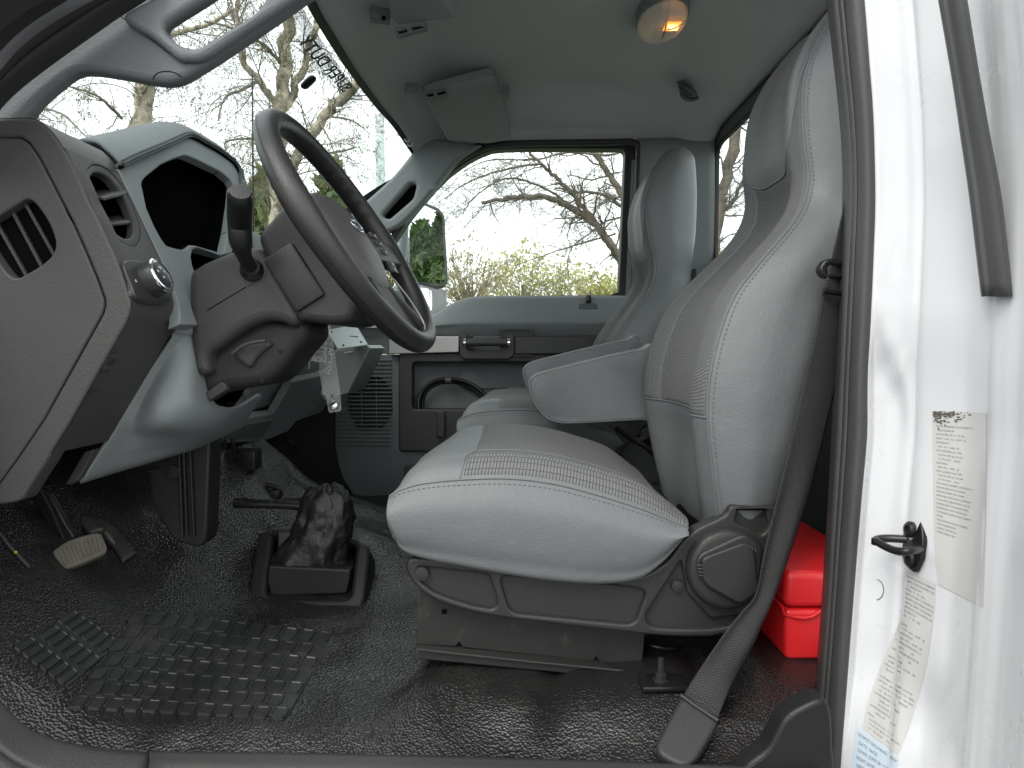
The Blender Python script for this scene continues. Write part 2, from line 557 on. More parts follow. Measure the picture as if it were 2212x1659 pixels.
def ss(a, b, x):
    t = min(1, max(0, (x - a) / (b - a)))
    return t * t * (3 - 2 * t)
def floor_z(x, y):
    z = 1.235
    z += .34 * ss(-.52, -1.0, x)                                    # toe board
    hump = ss(1.36, 1.62, y) * ss(2.05, 1.85, y)
    z += hump * (.03 + .15 * ss(-.12, -.75, x))                     # transmission tunnel
    # raised apron along the seat base, cut diagonally by the foot well
    lim = -.185 + (y - .9) * .30
    ap = ss(lim - .035, lim + .045, x) * ss(1.5, 1.3, y)
    z += .010 * ap * ss(.86, .98, y) + .010 * ap
    z -= .055 * (1 - ss(.82, 1.06, y)) * ss(lim - .05, lim + .08, x) + .03 * ss(.93, .83, y) * (1 - ss(lim - .05, lim + .08, x))
    z += .05 * ss(.50, .66, x) * ss(1.5, 1.0, y)
    z += .08 * math.exp(-(((x + .70) / .11) ** 2 + ((y - 1.40) / .12) ** 2))
    # wrinkles
    n = noise.noise(Vector((x * 5.5, y * 5.5, 1.3)))
    z += .008 * n + .004 * noise.noise(Vector((x * 13, y * 13, 4.1)))
    z += -.012 * math.exp(-((x - .06 - (y - 1.0) * .15) / .02) ** 2) * ss(.90, .99, y) * ss(1.12, 1.05, y)
    z += -.02 * math.exp(-((x - .30) / .025) ** 2) * ss(.93, .99, y) * ss(1.12, 1.05, y)
    z += .012 * math.exp(-((x + .62) / .05) ** 2) * ss(1.15, 1.3, y)
    z += .02 * math.exp(-((x + .33) ** 2 + (y - 1.52) ** 2) / .008)
    return z
def on_floor(px, py, lift=0.0):
    d = ray(px, py); lo, hi = .3, 4.0
    for _ in range(50):
        m = (lo + hi) / 2; q = C0 + d * m
        if q.z > floor_z(q.x, q.y) + lift: lo = m
        else: hi = m
    return C0 + d * lo
nx, ny = 190, 170
V = []
for i in range(nx):
    for j in range(ny):
        y = .838 + 1.57 * j / (ny - 1); x = -1.02 + (1.02 + .39 + .6 * min(y - .838, .1) + .23 * ss(.93, 1.06, y)) * i / (nx - 1)
        V.append(Vector((x, y, floor_z(x, y))))
fl = S(link('floor', grid_mesh('floor', V, nx, ny), M_floor, smooth=180))
mod_solid(fl, .02, 1)

# headliner: gently domed cloth panel
HF = [(.90, -.33), (1.2, -.385), (1.46, -.398), (1.75, -.392), (2.0, -.375), (2.2, -.352), (2.37, -.318), (2.44, -.28)]
def head_front(y):
    for (a, xa), (b, xb) in zip(HF, HF[1:]):
        if y <= b: return xa + (xb - xa) * (y - a) / (b - a)
    return HF[-1][1]
def head_z(x, y):
    xf = head_front(y)
    z = 2.545
    z -= .075 * (1 - ss(0, .20, x - xf)) + .02 * (1 - ss(0, .05, x - xf))
    z -= .085 * ss(.42, .68, x)
    z -= .088 * ss(2.15, 2.45, y) ** 1.3
    z -= .05 * ss(1.1, .9, y)
    z += .03 * math.exp(-(((x - .20) / .15) ** 2 + ((y - 2.14) / .09) ** 2))       # shallow swage over the passenger door
    return z
nx, ny = 90, 80
V = []
for i in range(nx):
    for j in range(ny):
        y = .90 + 1.51 * j / (ny - 1); xf = head_front(y)
        x = xf + (.668 - xf) * i / (nx - 1)
        V.append(Vector((x, y, head_z(x, y))))
hl = S(link('ceiling', grid_mesh('ceiling', V, nx, ny), M_head, smooth=180))
mod_solid(hl, .05, -1)
hl.modifiers[-1].offset = -1

# rear wall with its window opening
XB = .675
def yz(ring, x=XB): return [Vector((x, a, b)) for a, b in ring]
win = rnd([Vector((.93, 2.03, 0)), Vector((2.285, 2.03, 0)), Vector((2.285, 2.425, 0)), Vector((.93, 2.425, 0))], .05)
win = [(v.x, v.y) for v in win]
S(plate('rear_wall', yz([(.84, 1.2), (2.46, 1.2), (2.46, 2.52), (.84, 2.52)]), [yz(win)], M_greyg, None, .012, plane=(Vector((XB, 1.5, 2)), Vector((-1, 0, 0)))))
rw = thing('rear_window', 'wide rear window of the cab in a black rubber frame behind the seats', 'window', (XB, 1.6, 2.03))
inner = [((a - 1.6) * .984 + 1.6, (b - 2.23) * .93 + 2.23) for a, b in win]
plate('frame', yz(win, XB - .004), [yz(inner, XB - .004)], M_rubber, rw, .012, .003, plane=(Vector((XB - .004, 1.5, 2)), Vector((-1, 0, 0))))
plate('pane', yz(inner, XB + .012), [], M_glass, rw, .004, plane=(Vector((XB + .012, 1.5, 2)), Vector((-1, 0, 0))))

# ================================================================== windshield
ws = thing('windshield', 'curved windshield of the cab with a dotted shade band and white stickers in its corner', 'windshield', (-.8, 1.6, 2.0))
WT = [(y, head_front(y) - .012, head_z(head_front(y), y) + .004) for y in (.93, 1.2, 1.46, 1.75, 2.0, 2.2, 2.42)]
WB = [(.95, -.80, 2.02), (1.2, -.97, 1.985), (1.46, -1.05, 1.97), (1.75, -1.07, 1.97), (2.0, -1.03, 1.975), (2.2, -.95, 1.99), (2.40, -.72, 2.03)]
def ws_at(u, v):                        # u along Y 0..6, v from top 0 to bottom 1
    a = crp([Vector((x, y, z)) for y, x, z in WT], u)
    b = crp([Vector((x, y, z)) for y, x, z in WB], u)
    p = a.lerp(b, v)
    return p + Vector((-.05 * math.sin(math.pi * v) * .5, 0, .03 * math.sin(math.pi * v)))
def ws_sheet(name, u0, u1, v0, v1, nu, nv, m, off=0.0, par=None):
    V = [ws_at(u0 + (u1 - u0) * i / (nu - 1), v0 + (v1 - v0) * j / (nv - 1)) + Vector((off, 0, -off * .5)) for i in range(nu) for j in range(nv)]
    return link(name, grid_mesh(name, V, nu, nv), m, par, 180)
ws_sheet('glass', 0, 6, 0, 1, 40, 20, M_wsglass, 0, ws)
def ws_hit(px, py):
    best, bp = 9, None
    d = ray(px, py).normalized()
    for i in range(121):
        for j in range(61):
            p = ws_at(i / 20, j / 60)
            e = (p - C0).cross(d).length
            if e < best: best, bp = e, (i / 20, j / 60)
    return bp
# black ceramic edge
ws_sheet('border', 0, 6, -.035, .016, 40, 4, M_rubber, .004, ws)
ws_sheet('border', 5.78, 6, .045, 1, 3, 24, M_rubber, .004, ws)
# dotted shade band
def dot_mat():
    m = bpy.data.materials.new('shade_dots'); m.use_nodes = True
    t = m.node_tree; b = t.nodes['Principled BSDF']
    b.inputs['Base Color'].default_value = (.02, .02, .02, 1)
    co = t.nodes.new('ShaderNodeTexCoord'); mp_ = t.nodes.new('ShaderNodeMapping'); mp_.inputs['Scale'].default_value = (260, 260, 260)
    vo = t.nodes.new('ShaderNodeTexVoronoi'); vo.voronoi_dimensions = '2D'; vo.inputs['Randomness'].default_value = 0
    gt = t.nodes.new('ShaderNodeMath'); gt.operation = 'LESS_THAN'; gt.inputs[1].default_value = .3
    tr = t.nodes.new('ShaderNodeBsdfTransparent'); mi = t.nodes.new('ShaderNodeMixShader')
    L = t.links.new
    L(co.outputs['UV'], mp_.inputs[0]); L(mp_.outputs[0], vo.inputs['Vector']); L(vo.outputs['Distance'], gt.inputs[0])
    sx_ = t.nodes.new('ShaderNodeSeparateXYZ'); mr = t.nodes.new('ShaderNodeMapRange'); mr.inputs[1].default_value = 0; mr.inputs[2].default_value = .12; mr.inputs[3].default_value = .46; mr.inputs[4].default_value = .10
    L(co.outputs['UV'], sx_.inputs[0]); L(sx_.outputs[1], mr.inputs[0]); L(mr.outputs[0], gt.inputs[1])
    L(gt.outputs[0], mi.inputs[0]); L(tr.outputs[0], mi.inputs[1]); L(b.outputs[0], mi.inputs[2])
    L(mi.outputs[0], t.nodes['Material Output'].inputs[0])
    return m
ws_sheet('shade_band', 1.55, 3.65, .03, .19, 30, 8, dot_mat(), .006, ws)

# ================================================================== far side: pillar, passenger door
ap = thing('passenger_pillar_trim', 'grey pillar trim with a recessed grab handle on the far side of the windshield', 'pillar trim', P(860, 420, 2.33))
outl = [(915, 296), (850, 378), (780, 442), (700, 512), (640, 566), (660, 590), (720, 560), (775, 520), (800, 505), (822, 503), (848, 496), (872, 480), (897, 455), (922, 428), (945, 398), (985, 350), (1040, 312)]
outl = curve([Vector((a, b, 0)) for a, b in outl[:5]], 20)[:-1] + curve([Vector((a, b, 0)) for a, b in outl[5:]], 34)
slot = rnd([Vector((824, 466, 0)), Vector((886, 395, 0)), Vector((900, 397, 0)), Vector((893, 428, 0)), Vector((840, 474, 0))], 9)
plate('trim', [P(v.x, v.y, 2.31) for v in outl], [[P(v.x, v.y, 2.31) for v in slot]], M_grey, ap, .05, .012)
plate('grip_recess', [P(v.x, v.y, 2.345) for v in rnd([Vector((815, 476, 0)), Vector((884, 385, 0)), Vector((908, 390, 0)), Vector((900, 432, 0)), Vector((842, 480, 0))], 8)], [], M_void, ap, .006)
for (a, b, r) in ((934, 401, 9), (815, 503, 7)):
    lathe('cap', [(r * 2.3 / F, 0), (r * 2.3 / F, .0006), (r * 2.1 / F, .001)], M_grey, ap, P(a, b, 2.3102), (0, -1, 0), 20)

M_doorblk = mat('door_black_plastic', (.024, .024, .024), .5, bump=[('grain', 300, .0004)], vary=.08)
pd = thing('passenger_door_assembly', 'closed passenger door with grey and black trim, pull handle and speaker grille', 'door', P(1100, 1000, 2.4))
def ring(pts, Y, r=0, n=0):
    v = [Vector((a, b, 0)) for a, b in pts]
    if r: v = rnd(v, r)
    if n: v = curve(v, n, True)
    return [P(q.x, q.y, Y) for q in v]
arc_o = [(1340, 280), (1100, 284), (1040, 300), (985, 335), (945, 378), (905, 432), (860, 492), (780, 610), (760, 700)]
arc_i = [(1330, 321), (1100, 321), (1040, 333), (985, 366), (945, 402), (905, 448), (868, 498), (800, 610), (795, 690)]
sill = [(795, 690), (860, 690), (915, 683), (942, 675), (968, 659), (1002, 645), (1040, 640), (1100, 639), (1337, 637)]
def open_ring(a, Y): return [P(x, y, Y) for x, y in a]
ci = [(v.x, v.y) for v in curve([Vector((*q, 0)) for q in arc_i], 40)]
co_ = [(v.x, v.y) for v in curve([Vector((*q, 0)) for q in arc_o], 40)]
si = [(v.x, v.y) for v in curve([Vector((*q, 0)) for q in sill], 30)]
cor = [(v.x, v.y) for v in rnd([Vector((1337, 630, 0)), Vector((1351, 321, 0)), Vector((1320, 321, 0))], 14, closed=False)]
hole = si[:-1] + cor + ci[1:-1]
frame_o = [(760, 720)] + [(1362, 720), (1366, 600)] + [(v.x, v.y) for v in rnd([Vector((1366, 600, 0)), Vector((1376, 280, 0)), Vector((1330, 280, 0))], 22, closed=False)][1:] + co_[1:-1]
plate('window_frame', open_ring(frame_o, 2.40), [open_ring(hole, 2.40)], M_rubber, pd, .05, .004)
plate('window_pane', open_ring([(770, 300), (1370, 300), (1370, 700), (770, 700)], 2.44), [], M_glass, pd, .004)
# light edge of the door frame beside the rubber
plate('frame_edge', open_ring([(1352, 640), (1365, 345), (1373, 345), (1362, 640)], 2.39), [], M_grey, pd, .03, .002)
top = [(750, 690), (800, 691), (860, 691), (915, 684), (942, 676), (968, 660), (1002, 646), (1040, 641), (1200, 640), (1330, 639), (1420, 640)]
def trow(dy, Y, flat=None): return [P(a, (b + dy) if flat is None else flat, Y) for a, b in top]
sheet('upper_trim', [trow(0, 2.42), trow(0, 2.385), trow(5, 2.355), [P(a, max(b + 14, 690 + (b - 640) * .35), 2.338) for a, b in top], trow(0, 2.345, 706), trow(0, 2.37, 727)], M_grey, pd, 26, 60)
plate('black_panel', ring([(861, 762), (1420, 762), (1420, 976), (861, 976)], 2.35, 10), [ring([(891, 783), (1420 - 8, 783), (1420 - 8, 884), (891, 884)], 2.35, 8)], M_doorblk, pd, .06, .006)
plate('pocket_back', ring([(885, 778), (1418, 778), (1418, 890), (885, 890)], 2.402), [], M_greyg, pd, .008)
plate('pocket_badge', ring([(995, 802), (1140, 802), (1140, 881 - 42), (995, 839)], 2.393, 3), [], M_greyg, pd, .003, .001)
for x in (952, 1018):
    plate('rib', ring([(x - 9, 888), (x + 9, 888), (x + 9, 945), (x - 9, 945)], 2.335, 3), [], M_doorblk, pd, .02, .004)
lo = [(724, 766), (1425, 766), (1425, 1110), (790, 1110), (760, 1066), (741, 1035), (731, 1006), (724, 963)]
grille_hole = ring([(767, 816), (824, 816), (845, 842), (847, 890), (832, 922), (808, 930), (775, 930), (752, 895), (748, 850)], 2.362, 6)
plate('lower_trim', ring(lo, 2.362, 6), [grille_hole, ring([(889, 781), (1414, 781), (1414, 886), (889, 886)], 2.362, 8)], M_greyg, pd, .03, .004)
plate('mid_strip', ring([(715, 727), (1425, 727), (1425, 765), (715, 765)], 2.368, 2), [], M_greyg, pd, .02, .002)
sp = plate('speaker', ring([(735, 800), (855, 800), (855, 940), (735, 940)], 2.42), [], M_void, pd, .004)
bars = []
for k in range(22):
    y = 778 + k * 8.7
    bars.append(box('slat', (P(728, y, 2.36) + P(846, y, 2.36)) / 2, ((P(846, y, 2.36) - P(728, y, 2.36)).length, .009, .0052), M_greyg, None, None, .0012))
for x in (781, 813):
    bars.append(box('slat', P(x, 873, 2.366), (.003, .005, .19), M_greyg, None, None, .0005))
join('speaker_grille', bars, M_greyg, pd)
plate('lower_pocket_slot', ring([(872, 1003), (905, 1003), (905, 1060), (872, 1060)], 2.355, 8), [], M_dkplas, pd, .02, .004)
plate('accent_strip', ring([(840, 727), (992, 726), (991, 761), (840, 765)], 2.335, 2), [], M_alu, pd, .02, .003)
plate('armrest_pad', ring([(1110, 726), (1420, 724), (1420, 764), (1110, 766)], 2.325, 3), [], M_doorblk, pd, .03, .005)
plate('pull_recess', ring([(1080, 710), (1152, 710), (1152, 752), (1080, 752)], 2.326, 3), [ring([(1085, 715), (1147, 715), (1147, 748), (1085, 748)], 2.326, 3)], M_doorblk, pd, .02, .002)
plate('pull_recess_back', ring([(1080, 710), (1152, 710), (1152, 770), (1080, 770)], 2.330), [], M_black, pd, .004)
ph = plate('pull_handle', ring([(993, 723), (1009, 723), (1009, 757), (1092, 757), (1092, 723), (1111, 723), (1111, 766), (1101, 776), (1002, 776), (993, 766)], 2.318, 4), [], M_dkplas, pd, .03, .004)
tube('grip', [P(1001, 740, 2.30), P(1101, 740, 2.30)], .0125, M_dkplas, ph, 14)
for x in (1004, 1099):
    tube('ring', [P(x - 2.5, 740, 2.30), P(x + 2.5, 740, 2.30)], .0142, M_chrome, ph, 16)
box('lock_knob', P(1271, 646, 2.345), (.018, .014, .028), M_blacks, pd, None, .003)
plate('lock_bezel', ring([(1252, 655), (1290, 655), (1292, 668), (1250, 668)], 2.342, 4), [], M_greyg, pd, .01, .003)
box('lock_button', P(1017, 726, 2.335), (.016, .012, .01), M_blacks, pd, None, .002)

# rubber seal round the far door opening
tube('door_seal', [P(a, b, 2.345) for a, b in [(790, 640), (850, 512), (905, 437), (945, 390), (985, 351), (1040, 322), (1100, 311), (1330, 307)] + [(v.x, v.y) for v in rnd([Vector((1340, 306, 0)), Vector((1382, 306, 0)), Vector((1378, 400, 0))], 18, closed=False)] + [(1370, 640), (1356, 1000), (1350, 1060)]], .011, M_rubber, pd, 10, n=90)
# far rear pillar
rp = thing('rear_pillar_trim', 'grey rear corner pillar trim between the passenger door and the rear window', 'pillar trim', P(1450, 800, 2.38))
sheet('trim', [[P(1380, 300, 2.36), P(1376, 450, 2.36), P(1368, 640, 2.36), P(1350, 1000, 2.36), P(1345, 1100, 2.36)],
               [P(1396, 300, 2.335), P(1392, 450, 2.335), P(1388, 640, 2.335), P(1372, 1000, 2.335), P(1368, 1100, 2.335)],
               [P(1470, 300, 2.325), P(1470, 450, 2.325), P(1472, 640, 2.325), P(1460, 1000, 2.325), P(1455, 1100, 2.325)],
               [P(1545, 300, 2.285), P(1545, 450, 2.285), P(1545, 640, 2.285), P(1540, 1000, 2.285), P(1540, 1100, 2.285)]], M_grey, rp, 16, 24, .02, 0)
plate('belt_slot', ring([(1480, 345), (1494, 345), (1494, 402), (1480, 402)], 2.312, 3), [], M_void, rp, .01)
plate('belt_cover', ring([(1495, 580), (1525, 575), (1528, 640), (1490, 645)], 2.30, 6), [], M_blacks, rp, .03, .006)

# ================================================================== near side: body pillar, seals, front pillar
Lp = lambda pts: [(v.x, v.y) for v in pts]
def vline(pts, ys):
    """px of an upright line at the given py values (piecewise linear)"""
    out = []
    for y in ys:
        for (x0, y0), (x1, y1) in zip(pts, pts[1:]):
            if y <= y1 or (x1, y1) == pts[-1]:
                out.append(x0 + (x1 - x0) * (y - y0) / (y1 - y0)); break
    return out
ys = [-160, -60, 40, 140, 240, 340, 440, 540, 620, 680, 740, 800, 860, 940, 1040, 1140, 1240, 1340, 1440, 1540, 1640, 1740, 1840]
LR = [(1850, -160), (1866, 0), (1885, 250), (1890, 415), (1885, 565), (1880, 677), (1871, 829), (1873, 921), (1854, 1138), (1841, 1302), (1814, 1659), (1805, 1840)]
LLf = [(1780, -160), (1796, 0), (1828, 300), (1829, 450), (1823, 565), (1811, 829), (1797, 1084), (1784, 1302), (1757, 1659), (1745, 1840)]
r0 = vline(LR, ys); l0 = vline(LLf, ys)
bp = thing('door_pillar', 'white painted body pillar of the open driver door frame, with stickers and a latch striker', 'door pillar', (.5, .8, 1.2))
def jrow(dx, Y, extra=None):
    out = []
    for i, y in enumerate(ys):
        e = extra(y) if extra else (0, 0)
        out.append(P(r0[i] + dx + e[0], y, Y + e[1]))
    return out
# pocket around the striker: the face steps in below py 700 and comes back out at 1440
def pk(k, dx=0): return lambda y: (0, k * (ss(670, 860, y) * ss(1640, 1430, y)) + .013 * ss(0, 45, y - 690 - 1.75 * dx) * ss(118, 60, dx) * ss(1600, 1480, y) * ss(0, 12, dx) + .020 * ss(1420, 1530, y - .9 * (dx - 165)) * ss(150, 170, dx))
jm = [jrow(-30, .97), jrow(-6, .945), jrow(0, .925), jrow(14, .917, pk(.006, 14)), jrow(40, .904, pk(.010, 40)), jrow(70, .89, pk(.012, 70)), jrow(90, .880, pk(.016, 90)), jrow(108, .872, pk(.02, 108)), jrow(120, .862, pk(.012, 120)),
      jrow(165, .835, pk(.012, 165)), jrow(195, .818, pk(.012, 195)), jrow(225, .80, pk(.012, 225)), jrow(262, .775, pk(.006, 262)), jrow(276, .76), jrow(300, .742), jrow(345, .71), jrow(380, .66), jrow(420, .60), jrow(520, .54)]
sheet('body', jm, M_white, bp, 120, 160, .004, 0, smooth=70)
# rubber strip on the upper pillar
sl_ = [(2023, -60), (2032, 0), (2054, 112), (2071, 225), (2099, 415), (2126, 640)]
sr_ = [(2072, -60), (2081, 0), (2100, 112), (2118, 225), (2154, 415), (2180, 633)]
ya = [-60, 60, 180, 300, 420, 540, 640]
a_, b_ = vline(sl_, ya), vline(sr_, ya)
rowsS = [[P(a_[i], y, .775) for i, y in enumerate(ya)], [P(a_[i] + 3, y, .757) for i, y in enumerate(ya)], [P(a_[i] + 18, y, .752) for i, y in enumerate(ya)],
         [P(b_[i] - 8, y, .735) for i, y in enumerate(ya)], [P(b_[i], y, .738) for i, y in enumerate(ya)], [P(b_[i] + 1, y, .75) for i, y in enumerate(ya)]]
M_strip = mat('grey_rubber', (.07, .07, .073), .5, vary=.08)
sheet('rubber_strip', rowsS, M_strip, bp, 20, 20, .006, 0, smooth=50)

# door aperture rubber seal: ribbed profile running up the pillar
ds = thing('door_opening_seal', 'black ribbed rubber seal around the open driver doorway, running up the pillar', 'door seal', (.5, .95, 1.2))
def srow(f, Y): return [P(l0[i] + (r0[i] - l0[i]) * f, y, Y) for i, y in enumerate(ys)]
M_seal = mat('grey_seal_rubber', (.052, .051, .052), .5, bump=[('noise', 260, .0006)], vary=.12)
sheet('lip', [srow(-.12, 1.01), srow(0.0, .985), srow(.06, .965), srow(.2, .958), srow(.22, .965)], M_seal, ds, 16, 60, .003, 0, smooth=50)
sheet('bulb', [srow(.22, .965), srow(.25, .95), srow(.34, .942), srow(.40, .949), srow(.42, .946), srow(.45, .936), srow(.7, .922), srow(.95, .92), srow(1.0, .926), srow(1.02, .94)], M_seal, ds, 36, 60, .003, 0, smooth=50)
# near front pillar: flanges and seals sweeping over the top left corner
fp = thing('front_pillar_frame', 'dark rubber seals and body flange sweeping over the top of the open doorway', 'door frame', P(60, 60, .9))
def band(name, a, b, Ya, Yb, m, bulge=0.0):
    a3, b3 = [P(x, y, Ya) for x, y in a], [P(x, y, Yb) for x, y in b]
    n = max(len(a3), len(b3)) * 4
    a3, b3 = curve(a3, n), curve(b3, n)
    md = [(p + q) / 2 + Vector((0, -bulge, 0)) for p, q in zip(a3, b3)]
    e0 = [p.lerp(q, .12) + Vector((0, -bulge * .7, 0)) for p, q in zip(a3, b3)]
    e1 = [p.lerp(q, .88) + Vector((0, -bulge * .7, 0)) for p, q in zip(a3, b3)]
    return sheet(name, [a3, e0, md, e1, b3], m, fp, 14, n, .004, 0, smooth=60)
E1 = [(360, -30), (312, 0), (257, 35), (200, 75), (150, 110), (75, 165), (25, 207), (-10, 246), (-50, 300), (-90, 380)]
E2 = [(300, -30), (250, 0), (200, 30), (150, 62), (105, 93), (62, 125), (25, 161), (-10, 198), (-60, 262), (-110, 350)]
E3 = [(250, -30), (195, 0), (150, 24), (100, 55), (60, 85), (30, 112), (0, 147), (-40, 190), (-90, 250), (-140, 340)]
E4 = [(190, -30), (140, 0), (95, 28), (60, 52), (30, 76), (0, 107), (-30, 142), (-70, 190), (-120, 250), (-170, 330)]
E5 = [(140, -30), (95, 0), (60, 20), (30, 42), (0, 66), (-30, 95), (-60, 125), (-100, 165), (-150, 230), (-200, 310)]
E6 = [(60, -40), (20, -20), (-10, 0), (-40, 25), (-70, 55), (-100, 90), (-130, 125), (-170, 165), (-220, 230), (-260, 310)]
M_rubb = M_rubber
band('inner_seal', E1, E2, .945, .925, M_rubb, .012)
band('outer_seal', E2, E3, .93, .905, M_dkplas, .006)
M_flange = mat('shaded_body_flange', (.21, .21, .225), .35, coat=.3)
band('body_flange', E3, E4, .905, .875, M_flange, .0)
band('roof_rubber', E4, E5, .872, .85, M_rubb, .01)
band('drip_rail', E5, E6, .85, .81, M_dkplas, .006)

M_trimn = mat('shaded_trim_plastic', (.125, .134, .14), .6, spec=.3, bump=[('grain', 420, .0004)], vary=.04)  # same grey plastic as the far pillar trim, shade put into its colour
npz = thing('driver_pillar_trim', 'grey driver side pillar trim with a see-through grab handle in the top left corner', 'pillar trim', P(250, 120, .98))
out = [Vector((a, b, 0)) for a, b in [(-90, 330), (-40, 255), (-22, 225), (8, 192), (62, 148), (138, 94), (190, 60), (246, 20), (310, -24), (420, -80), (760, -60), (720, -40), (660, -10), (600, 32), (533, 78), (462, 126), (420, 152), (395, 167), (363, 177), (320, 174), (249, 161), (185, 152), (153, 157), (124, 177), (78, 217), (50, 254), (10, 320)]]
out = [P(v.x, v.y, .955) for v in out]
hol = [Vector((a, b, 0)) for a, b in [(350, 57), (362, 44), (435, -2), (500, -42), (560, -48), (575, -20), (550, 24), (475, 72), (437, 97), (412, 102), (385, 94), (360, 76)]]
hol = curve([P(v.x, v.y, .955) for v in hol], 48, True)
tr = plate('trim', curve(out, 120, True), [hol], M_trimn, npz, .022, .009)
# raised handle body set on the trim
hb = [(262, 36), (330, 84), (378, 124), (400, 130), (440, 124), (520, 72), (640, -8), (700, -58), (420, -58), (320, -4)]
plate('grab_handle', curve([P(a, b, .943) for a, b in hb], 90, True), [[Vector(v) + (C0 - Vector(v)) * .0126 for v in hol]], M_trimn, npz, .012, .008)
tube('cap_seam', [P(a, b, .9546) for a, b in [(330, 172), (334, 163), (345, 156), (362, 154), (380, 158), (392, 166)]], .0006, M_void, npz, 5, n=20)
tube('trim_seam', [P(a, b, .9546) for a, b in [(252, 28), (300, 66), (340, 96), (370, 118), (400, 128)]], .0005, M_void, npz, 5, n=20)

# the open driver door, swung forward on its hinges beside the photographer
od = thing('open_driver_door', 'open driver door swung forward with grey inner trim, beside the doorway', 'door', (-.84, .82, 1.3))
hx, ex = Vector((-.86, .80, 0)), Vector((-1.06, -.28, 0))
dn_ = (ex - hx).normalized(); dk_ = Vector((-dn_.y, dn_.x, 0))
if dk_.x > 0: dk_ = -dk_
def dpt(t, z, k=0): return hx.lerp(ex, t) + Vector((0, 0, z)) + dk_ * k
dpl = (hx.copy(), -dk_)
plate('inner_trim', rnd([dpt(0, 1.22), dpt(1, 1.22), dpt(1, 1.97), dpt(0, 2.0)], .06), [], M_grey, od, .05, .015, plane=dpl)
plate('outer_skin', rnd([dpt(0, 1.15, .055), dpt(1, 1.15, .055), dpt(1, 1.96, .055), dpt(0, 1.98, .055)], .05), [], M_white, od, .04, .01, plane=(dpt(0, 0, .055), -dk_))
plate('window_frame', rnd([dpt(.02, 1.96, .03), dpt(1, 1.94, .03), dpt(.96, 2.46, .03), dpt(.55, 2.48, .03)], .05), [rnd([dpt(.12, 1.99, .03), dpt(.94, 1.97, .03), dpt(.91, 2.41, .03), dpt(.58, 2.43, .03)], .05)], M_rubber, od, .03, .006, plane=(dpt(0, 0, .03), -dk_))
box('armrest', dpt(.6, 1.72, -.04), (.10, .45, .07), M_doorblk, od, Matrix.Rotation(math.atan2(dn_.y, dn_.x) - math.pi / 2, 3, 'Z'), .02)

# sill trim along the bottom of the doorway
st = thing('sill_trim', 'dark plastic sill trim along the bottom of the driver doorway', 'sill trim', P(700, 1650, .85))
sx = [-260, -160, -80, -30, 10, 50, 110, 200, 320]
s1 = [1250, 1330, 1420, 1492, 1538, 1575, 1604, 1626, 1638]
M_sill = mat('sill_plastic', (.042, .0415, .041), .5, bump=[('grain', 300, .0004)], vary=.06, dirt=((.12, .10, .08), 14, .58, .8, .4))
def lrow(d, Y): return [P(a - d * .7 * (1 - i / 8), b + d, Y) for i, (a, b) in enumerate(zip(sx, s1))]
sheet('kick_trim', [lrow(-12, .89), lrow(-4, .862), lrow(8, .85), lrow(50, .825), lrow(66, .818), lrow(74, .825), lrow(84, .812), lrow(150, .79)], M_sill, st, 26, 40, .006, 0)
bx0 = [(322, 1631), (700, 1636), (1100, 1645), (1400, 1655), (1780, 1668)]
def brow(d, Y): return [P(a, b + d, Y) for a, b in bx0]
sheet('scuff_plate', [brow(-3, .868), brow(0, .848), brow(6, .84), brow(40, .815), brow(150, .79)], M_sill, st, 14, 30, .006, 0)
tri = [P(a, b, Y) for a, b, Y in [(1600, 1665, .86), (1640, 1632, .865), (1700, 1550, .88), (1745, 1515, .905), (1790, 1500, .93)]]
tri2 = [P(a, b, Y) for a, b, Y in [(1640, 1700, .82), (1680, 1690, .83), (1740, 1680, .84), (1770, 1670, .87), (1800, 1665, .9)]]
plate('rear_corner_trim', curve([P(a, b, .842) for a, b in [(1570, 1720), (1612, 1658), (1656, 1622), (1680, 1580), (1696, 1554), (1731, 1529), (1786, 1515), (1800, 1600), (1790, 1760), (1650, 1770)]], 60, True), [], M_black, st, .03, .006)
# firewall and kick panels: dark closing panels of the footwell
fw = thing('firewall', 'black firewall panel closing the footwell under the dashboard', 'firewall', (-1.0, 1.6, 1.2))
plate('panel', [Vector((-1.0, .84, 1.15)), Vector((-1.0, 2.44, 1.15)), Vector((-1.0, 2.44, 2.0)), Vector((-1.0, .84, 2.0))], [], M_void, fw, .02, plane=(Vector((-1.0, 1, 1.5)), Vector((1, 0, 0))))
plate('kick_panel', [Vector((-1.0, .90, 1.15)), Vector((-.735, .90, 1.15)), Vector((-.735, .90, 1.60)), Vector((-.80, .90, 2.02)), Vector((-1.0, .90, 2.02))], [], M_black, fw, .02)
plate('kick_panel', [Vector((-1.0, 2.394, 1.15)), Vector((-.42, 2.394, 1.15)), Vector((-.42, 2.394, 1.60)), Vector((-.65, 2.394, 2.02)), Vector((-1.0, 2.394, 2.02))], [], M_black, fw, .02)
# ================================================================== dashboard
da = thing('dashboard', 'grey and charcoal dashboard with air vents, headlight dial and hooded instrument cluster', 'dashboard', P(200, 800, 1.1))
T1, T2, T3 = tile(0, 280), tile(0, 760), tile(400, 640)
YN, YD = .95, 1.09
def px3(pts, Y): return [P(a, b, Y) for a, b in pts]
def v3(pts): return [Vector((a, b, 0)) for a, b in pts]
